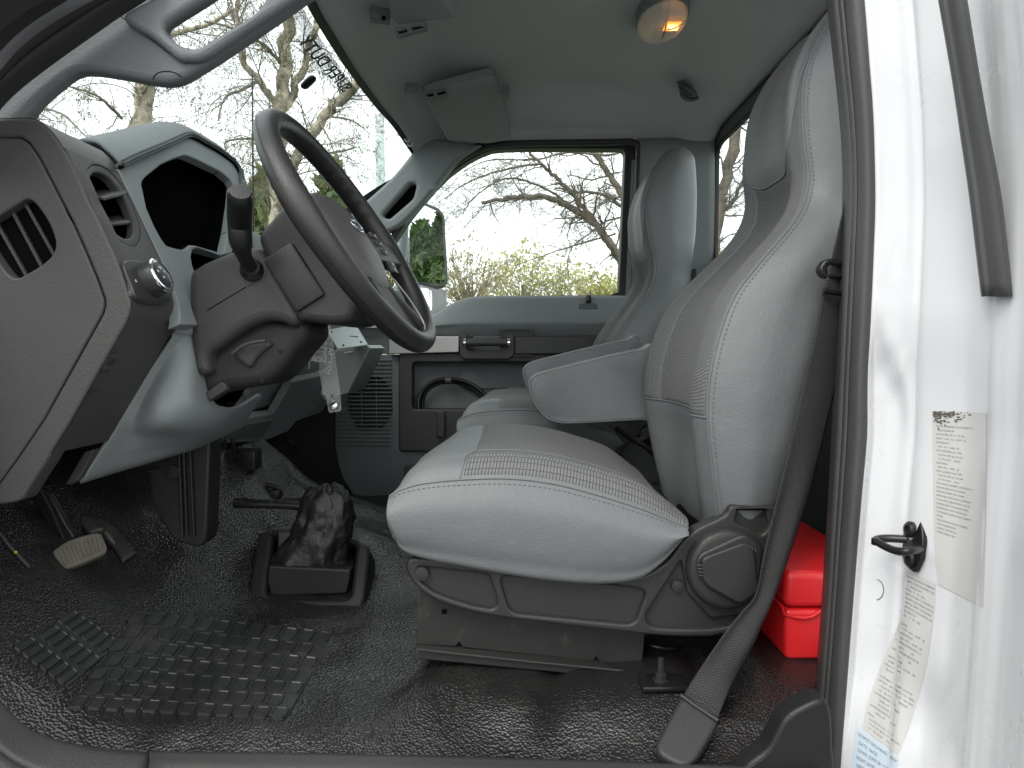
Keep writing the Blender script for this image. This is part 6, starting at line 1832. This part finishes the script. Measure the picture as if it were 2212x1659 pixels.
def grow(rg, tb, tips, p, d, L, r, depth, droop, spread, kids, wob=.25):
    n = max(4, int(L / .12)) if depth > 0 else 5
    n = min(n, 14)
    pts, rad = [p.copy()], [r]
    dd = d.normalized()
    for i in range(n):
        dd = (dd + Vector((rg.gauss(0, wob), rg.gauss(0, wob), rg.gauss(0, wob) - droop * (i / n)))) .normalized()
        p = p + dd * (L / n)
        pts.append(p.copy()); rad.append(max(.0018, r * (1 - .8 * (i + 1) / n)))
    tb.add(pts, rad, 5 if depth > 1 else 3)
    tips.append((pts, depth))
    if depth <= 0: return
    for k in range(kids[depth]):
        f = .15 + .8 * rg.random(); i = min(n - 1, int(f * n))
        t = (pts[i + 1] - pts[i]).normalized()
        ax = Vector((rg.gauss(0, 1), rg.gauss(0, 1), rg.gauss(0, 1))).cross(t)
        if ax.length < 1e-3: continue
        nd = t * math.cos(spread) + ax.normalized() * math.sin(spread)
        grow(rg, tb, tips, pts[i].copy(), nd, L * (.38 + .35 * rg.random()), rad[i] * .55, depth - 1, droop, spread, kids, wob)
def quads(name, centres, size, m, par, rg, up=0.0, asp=2.0):
    n = len(centres)
    if n == 0: return
    c = np.array([tuple(q) for q in centres])
    rs = np.random.default_rng(rg.randint(0, 9999))
    a = rs.normal(size=(n, 3)); a[:, 2] -= up; a /= np.linalg.norm(a, axis=1)[:, None]
    b = rs.normal(size=(n, 3)); b -= a * (a * b).sum(1)[:, None]; b /= np.linalg.norm(b, axis=1)[:, None]
    s = size * rs.uniform(.6, 1.4, size=(n, 1))
    v = np.stack([c - a * s * asp / 2, c + b * s / 2, c + a * s * asp / 2, c - b * s / 2], 1).reshape(-1, 3)
    me = bpy.data.meshes.new(name)
    me.vertices.add(4 * n); me.vertices.foreach_set('co', v.ravel())
    me.loops.add(4 * n); me.loops.foreach_set('vertex_index', np.arange(4 * n))
    me.polygons.add(n); me.polygons.foreach_set('loop_start', np.arange(0, 4 * n, 4))
    me.update(calc_edges=True)
    return link(name, me, m, par, None)
def tree(name, label, cat, limbs, seed, bark, leafm=None, droop=.1, kids=(0, 4, 6, 9), depth=3, spread=.8, tipL=.5, bud=0, budsize=.02, first=0.2, twig_scale=1.0, group=None, wob=.2):
    """limbs: list of (points, start radius, end radius, child length); the first limb is the trunk"""
    rg = random.Random(seed)
    t0 = limbs[0][0][0]
    t = thing(name, label, cat, (t0.x, t0.y, 0), group)
    tr, tl_, tb, tips = Tubes(), Tubes(), Tubes(), []
    for k, (pts, r0, r1, cl_) in enumerate(limbs):
        q = curve(pts, max(10, 5 * len(pts)))
        n = len(q)
        q = [p + Vector((rg.gauss(0, .25), rg.gauss(0, .25), rg.gauss(0, .15))) * r0 for p in q]
        rad = [r0 + (r1 - r0) * i / (n - 1) for i in range(n)]
        rad = [x * (1 + rg.uniform(-.08, .08)) for x in rad]
        (tr if k == 0 else tl_ if r0 > .028 else tb).add(q, rad, 12 if r0 > .03 else 7)
        L = sum((b - a).length for a, b in zip(q, q[1:]))
        for c in range(int(L * twig_scale * 3.2)):
            f = first + (1 - first) * rg.random() if k == 0 else rg.random()
            i = min(n - 2, int(f * (n - 1)))
            tg = (q[i + 1] - q[i]).normalized()
            ax = Vector((rg.gauss(0, 1), rg.gauss(0, 1), rg.gauss(0, 1))).cross(tg)
            if ax.length < 1e-3: continue
            sp_ = spread * rg.uniform(.7, 1.3)
            nd = tg * math.cos(sp_) + ax.normalized() * math.sin(sp_)
            grow(rg, tb, tips, q[i], nd, cl_ * rg.uniform(.5, 1.2), min(rad[i] * .4, .009 if bark is M_birch else .014), depth, droop, spread, kids, wob)
    tr.build('trunk', bark, t)
    if tl_.v: tl_.build('limbs', bark, t)
    tb.build('branches', M_twig if bark is M_birch else bark, t)
    if leafm and bud:
        cs_ = []
        for pts, dpt in tips:
            if dpt > 1: continue
            for _ in range(bud):
                i = rg.randrange(1, len(pts)); cs_.append(pts[i] + Vector((rg.gauss(0, .015), rg.gauss(0, .015), -.02)))
        quads('catkins', cs_, budsize, leafm, t, rg, 1.5, 2.6)
    return t
def PD(px, py, D): return P(px, py, D)
G = 'birches in front of the windshield'
tree('birch_tree', 'flaking brown birch trunk rising above the instrument hood, left of the forked birch', 'tree',
     [([P(290, 700, 9), P(300, 288, 9), P(306, 230, 9), P(310, 178, 9), P(318, 100, 9), P(330, -120, 9)], .135, .10, 1.0),
      ([P(262, 255, 9), P(240, 232, 8.8), P(205, 205, 8.6), P(160, 190, 8.5), P(125, 178, 8.3)], .022, .008, .8),
      ([P(330, 40, 9), P(365, 72, 8.6), P(410, 64, 8.4), P(460, 48, 8.2), P(520, 10, 8)], .035, .02, .9),
      ([P(300, 210, 9), P(330, 178, 8.7), P(380, 150, 8.5), P(430, 110, 8.3)], .02, .008, .7)], 11, M_birch, M_bud, .25, (0, 3, 4, 4), 2, .75, bud=3, budsize=.012, twig_scale=3.4, group=G)
tree('birch_tree', 'large forked birch with pale flaking trunks behind the steering wheel rim', 'tree',
     [([P(590, 900, 8), P(596, 470, 8), P(600, 400, 8), P(602, 300, 8), P(604, 240, 8), P(612, 140, 8), P(622, 60, 8), P(632, -160, 8)], .088, .065, .9),
      ([P(606, 430, 8), P(635, 350, 8), P(665, 298, 7.9), P(700, 252, 7.8), P(745, 205, 7.7), P(800, 140, 7.6), P(860, 40, 7.5)], .062, .05, .8),
      ([P(602, 235, 8), P(582, 205, 7.9), P(560, 175, 7.8), P(528, 135, 7.7), P(515, 90, 7.6), P(512, 0, 7.5)], .042, .025, .8),
      ([P(604, 250, 8), P(630, 212, 8.1), P(645, 180, 8.2), P(662, 130, 8.3), P(690, 20, 8.4), P(700, -60, 8.4)], .05, .03, .8),
      ([P(560, 175, 7.8), P(520, 195, 7.6), P(488, 210, 7.4), P(470, 260, 7.2)], .02, .008, .7),
      ([P(640, 345, 8), P(585, 310, 7.8), P(545, 300, 7.6), P(490, 305, 7.4), P(488, 330, 7.3)], .02, .008, .7),
      ([P(660, 310, 7.9), P(700, 330, 7.7), P(745, 325, 7.6), P(768, 318, 7.5)], .02, .009, .6),
      ([P(612, 140, 8), P(560, 90, 7.6), P(500, 60, 7.4), P(440, 45, 7.2)], .024, .009, .8),
      ([P(690, 262, 7.8), P(710, 300, 7.6), P(730, 345, 7.5)], .014, .005, .5),
      ([P(700, 250, 7.8), P(760, 260, 7.6), P(800, 290, 7.4)], .014, .005, .6)], 23, M_birch, M_bud, .30, (0, 3, 4, 4), 2, .75, bud=3, budsize=.011, twig_scale=3.0, group=G)
tree('birch_tree', 'grey green trunk half hidden at the far left corner of the windshield', 'tree',
     [([P(62, 700, 10), P(64, 260, 10), P(66, 220, 10), P(70, 60, 10), P(74, -100, 10)], .11, .09, 1.0),
      ([P(72, 240, 10), P(100, 236, 9.8), P(140, 250, 9.5), P(175, 285, 9.3), P(205, 310, 9.2)], .02, .008, .7)], 37, M_birch, M_bud, .25, (0, 3, 4, 3), 2, .75, bud=3, budsize=.012, twig_scale=1.8, group=G)
tree('bare_tree', 'bare spreading tree reaching from the rear window across the passenger window', 'tree',
     [([P(1500, 900, 9), P(1535, 560, 9), P(1545, 480, 9), P(1562, 400, 9), P(1585, 310, 9), P(1620, 180, 9), P(1680, 20, 9)], .10, .06, .9),
      ([P(1545, 470, 9), P(1450, 480, 8.8), P(1385, 500, 8.7), P(1336, 553, 8.5), P(1336, 553, 8.5)], .05, .05, .2),
      ([P(1345, 568, 8.5), P(1310, 515, 8.4), P(1280, 481, 8.3), P(1223, 442, 8.2), P(1185, 428, 8.1), P(1151, 423, 8.0), P(1082, 431, 7.9), P(1040, 440, 7.8)], .055, .018, .75),
      ([P(1288, 486, 8.3), P(1262, 450, 8.3), P(1238, 419, 8.3), P(1208, 389, 8.3), P(1170, 354, 8.2), P(1143, 328, 8.2), P(1110, 290, 8.2)], .035, .014, .7),
      ([P(1390, 470, 8.8), P(1343, 447, 8.8), P(1318, 427, 8.7), P(1280, 415, 8.6), P(1238, 414, 8.5), P(1200, 405, 8.4)], .03, .010, .7),
      ([P(1390, 500, 9.2), P(1345, 423, 9.2), P(1322, 388, 9.2), P(1303, 358, 9.2), P(1280, 318, 9.2), P(1250, 250, 9.2)], .05, .03, .8),
      ([P(1223, 442, 8.2), P(1200, 420, 8.1), P(1150, 395, 8.0), P(1100, 385, 7.9), P(1060, 400, 7.8), P(1020, 430, 7.7), P(1000, 460, 7.6)], .016, .006, .7),
      ([P(1170, 354, 8.2), P(1120, 360, 8.0), P(1060, 375, 7.9), P(1000, 400, 7.8), P(960, 430, 7.7)], .016, .006, .7),
      ([P(1343, 328, 8.6), P(1310, 335, 8.5), P(1230, 330, 8.4), P(1150, 345, 8.3), P(1060, 345, 8.2), P(1000, 370, 8.1)], .014, .006, .7),
      ([P(1340, 470, 8.4), P(1310, 478, 8.4), P(1280, 500, 8.3), P(1240, 530, 8.2), P(1226, 560, 8.2), P(1228, 600, 8.2)], .014, .005, .5),
      ([P(1330, 505, 8.4), P(1260, 525, 8.3), P(1180, 550, 8.2), P(1110, 575, 8.1)], .013, .005, .5),
      ([P(1555, 430, 9), P(1540, 380, 8.9), P(1535, 330, 8.8), P(1530, 250, 8.7)], .03, .02, .6),
      ([P(1550, 470, 9), P(1580, 440, 9.1), P(1600, 400, 9.2), P(1640, 330, 9.3)], .03, .02, .6)], 51, M_bark, None, .12, (0, 5, 5, 4), 2, .8, twig_scale=2.8, wob=.28)
def bush(name, label, cx, cy, D, w, h, n, size, m, seed, group=None, cat='shrub', twigs=60):
    """open rounded crown of small leaves on twigs rising from the ground; cx, cy = picture point of the crown's middle"""
    rg = random.Random(seed)
    c = P(cx, cy, D)
    t = thing(name, label, cat, (c.x, c.y, 0), group)
    tb, cs_, tips = Tubes(), [], []
    tb.add([Vector((c.x, c.y, 0)), Vector((c.x + .05, c.y, c.z * .5)), c], [.12, .09, .05], 8)
    tb.build('trunk', M_bark, t); tb = Tubes()
    cl_ = []
    for i in range(twigs):
        a, b = rg.uniform(0, 6.28), rg.uniform(-.5, 1)
        d = Vector((math.cos(a) * math.sqrt(1 - b * b), math.sin(a) * math.sqrt(1 - b * b), b))
        e = c + Vector((d.x * w, d.y * w, d.z * h)) * rg.uniform(.45, 1.08)
        s = c + Vector((0, 0, -h * .8))
        m_ = s.lerp(e, .5) + Vector((rg.gauss(0, .1), rg.gauss(0, .1), .1)) * w
        tb.add(curve([s, m_, e], 7), [.02, .018, .015, .012, .010, .007, .004], 4)
        cl_.append(e); cl_.append(m_.lerp(e, .6))
        for _ in range(4):
            e2 = e + Vector((rg.gauss(0, 1), rg.gauss(0, 1), rg.gauss(.3, 1))) * w * .2
            tb.add([m_.lerp(e, .7), e2], [.008, .003], 3); cl_.append(e2)
    tb.build('twigs', M_tan if m is not M_ever else M_bark, t)
    for i in range(n):
        q = rg.choice(cl_)
        cs_.append(q + Vector((rg.gauss(0, 1), rg.gauss(0, 1), rg.gauss(0, .8))) * w * .13)
    quads('crown', cs_, size, m, t, rg, 0, 1.6)
    return t
GB = 'budding shrubs beyond the passenger window'
bush('budding_shrub', 'pale yellow green budding shrub on the right under the passenger window glass', 1245, 640, 24, 1.5, 1.0, 1700, .085, M_spring, 61, GB)
bush('budding_shrub', 'low yellow green budding shrub at the right end, tapering down to the door frame', 1330, 652, 25, 1.3, .8, 1100, .085, M_spring, 62, GB)
bush('budding_shrub', 'tallest budding shrub with tan twigs, in the middle of the passenger window', 1130, 615, 23, 1.4, 1.3, 1500, .08, M_spring, 63, GB)
bush('budding_shrub', 'tan twiggy shrub with few leaves beside the side mirror', 1010, 610, 20, 1.15, 1.25, 700, .06, M_tan, 64, GB, twigs=120)
bush('budding_shrub', 'sparse shrub seen between the steering wheel rim and the side mirror', 830, 580, 18, .9, 1.1, 700, .07, M_spring, 65, GB, twigs=90)
bush('budding_shrub', 'shrub low behind the rear window glass, next to the passenger backrest', 1560, 600, 20, 1.0, .8, 900, .08, M_spring, 66, GB)
def conifer(name, label, base, h, w, n, m, seed, group, size=.12, fluff=1.0):
    rg = random.Random(seed)
    t = thing(name, label, 'tree', base, group)
    tb = Tubes(); tb.add([Vector(base), Vector(base) + Vector((0, 0, h * .97))], [w * .12, .01], 8); tb.build('trunk', M_bark, t)
    cs_ = []
    for i in range(n):
        f = rg.random() ** .8
        z = h * (.04 + .96 * f)
        pr = (1 - f) ** .6 * min(1, f * 6 + .5)
        a = rg.uniform(0, 6.28)
        lump = 1 + .38 * math.sin(a * 5 + z * 3.0) * math.sin(z * 4.7 + a * 2)
        r = w * pr * lump * (rg.random() ** .35)
        cs_.append(Vector(base) + Vector((math.cos(a) * r, math.sin(a) * r, z + rg.gauss(0, .05))))
    quads('foliage', cs_, size, m, t, rg, -1.0 * fluff, 2.4)
    return t
b0 = P(575, 600, 16); conifer('pine_tree', 'soft green pine behind the birch, left of the steering wheel rim', (b0.x, b0.y, 0), P(575, 372, 16).z, 1.25, 1500, M_pine, 71, 'green pines behind the birches', .20)
b0 = P(725, 600, 17); conifer('pine_tree', 'soft green pine seen through the steering wheel rim', (b0.x, b0.y, 0), P(722, 345, 17).z, 1.4, 1700, M_pine, 72, 'green pines behind the birches', .16)
# pale lamp post outside the windshield
lp_ = thing('lamp_post', 'pale square lamp post standing outside the far end of the windshield', 'lamp post', (P(824, 600, 12).x, 12, 0))
M_lpost = mat('pale_post', (.62, .66, .66), .6)
a = P(824, 600, 12)
box('post', Vector((a.x, a.y, 2.9)), (.14, .14, 5.8), M_lpost, lp_, None, .01)
# what the mirror shows: tall columnar cedars and parked white trucks along the row
def mir(px, py, dist):
    p = PP(px, py, mpl); return p + mirror_dir(px, py) * dist
for i, (px, dist, top, w, lab) in enumerate(((903, 13.5, 486, 1.05, 'columnar cedar shown on the left in the upper mirror glass'), (945, 13.0, 462, .55, 'slim columnar cedar shown on the right in the upper mirror glass'))):
    p = mir(px, 560, dist); tp = mir(px, top, dist)
    conifer('cedar_tree', lab, (p.x, p.y, 0), tp.z, w, 6500, M_ever, 80 + i, 'cedars shown in the side mirror', .13)
def truck(label, loc, rz):
    t = thing('parked_truck', label, 'truck', loc, 'white trucks parked beyond the lot')
    M = Matrix.Translation(loc) @ Matrix.Rotation(rz, 4, 'Z')
    def bx(n, c, s, m, par=t, b=.06):
        o = box(n, Vector(c), s, m, None, None, b); o.data.transform(M); put(o, par); return o
    bx('body', (0, 0, 1.2), (1.9, 2.0, 1.0), M_white)
    bx('hood', (1.55, 0, 1.1), (1.4, 1.8, .75), M_white)
    cb_ = bx('cab', (-.1, 0, 2.0), (1.6, 1.85, .75), M_white)
    bx('windshield', (.70, 0, 2.02), (.06, 1.55, .5), M_blacks, cb_, .01)
    bx('window', (-.1, -.93, 2.05), (1.0, .04, .45), M_blacks, cb_, .01)
    bx('grille', (2.26, 0, 1.05), (.05, 1.2, .4), M_blacks, t, .01)
    for x in (1.4, -1.5):
        for y in (-.85, .85):
            w = lathe('wheel', [(.45, -.13), (.47, 0), (.45, .13), (.2, .13)], M_blacks, None, (0, 0, 0), (0, 1, 0), 20)
            w.data.transform(M @ Matrix.Translation((x, y, .47))); put(w, t)
    bx('bed', (-2.0, 0, 1.0), (2.2, 2.1, .35), M_white)
    return t
for i, (px, dist, lab) in enumerate(((908, 24, 'white truck farthest left in the lower mirror glass'), (926, 20, 'white truck in the middle of the lower mirror glass'), (946, 16, 'white truck biggest in the lower mirror glass'))):
    az = math.atan2(.50, .86) + R((-9, 0, 9)[i]); p = lc_ + Vector((math.sin(az), math.cos(az), 0)) * dist
    truck(lab, (p.x, p.y, 0), R(205))
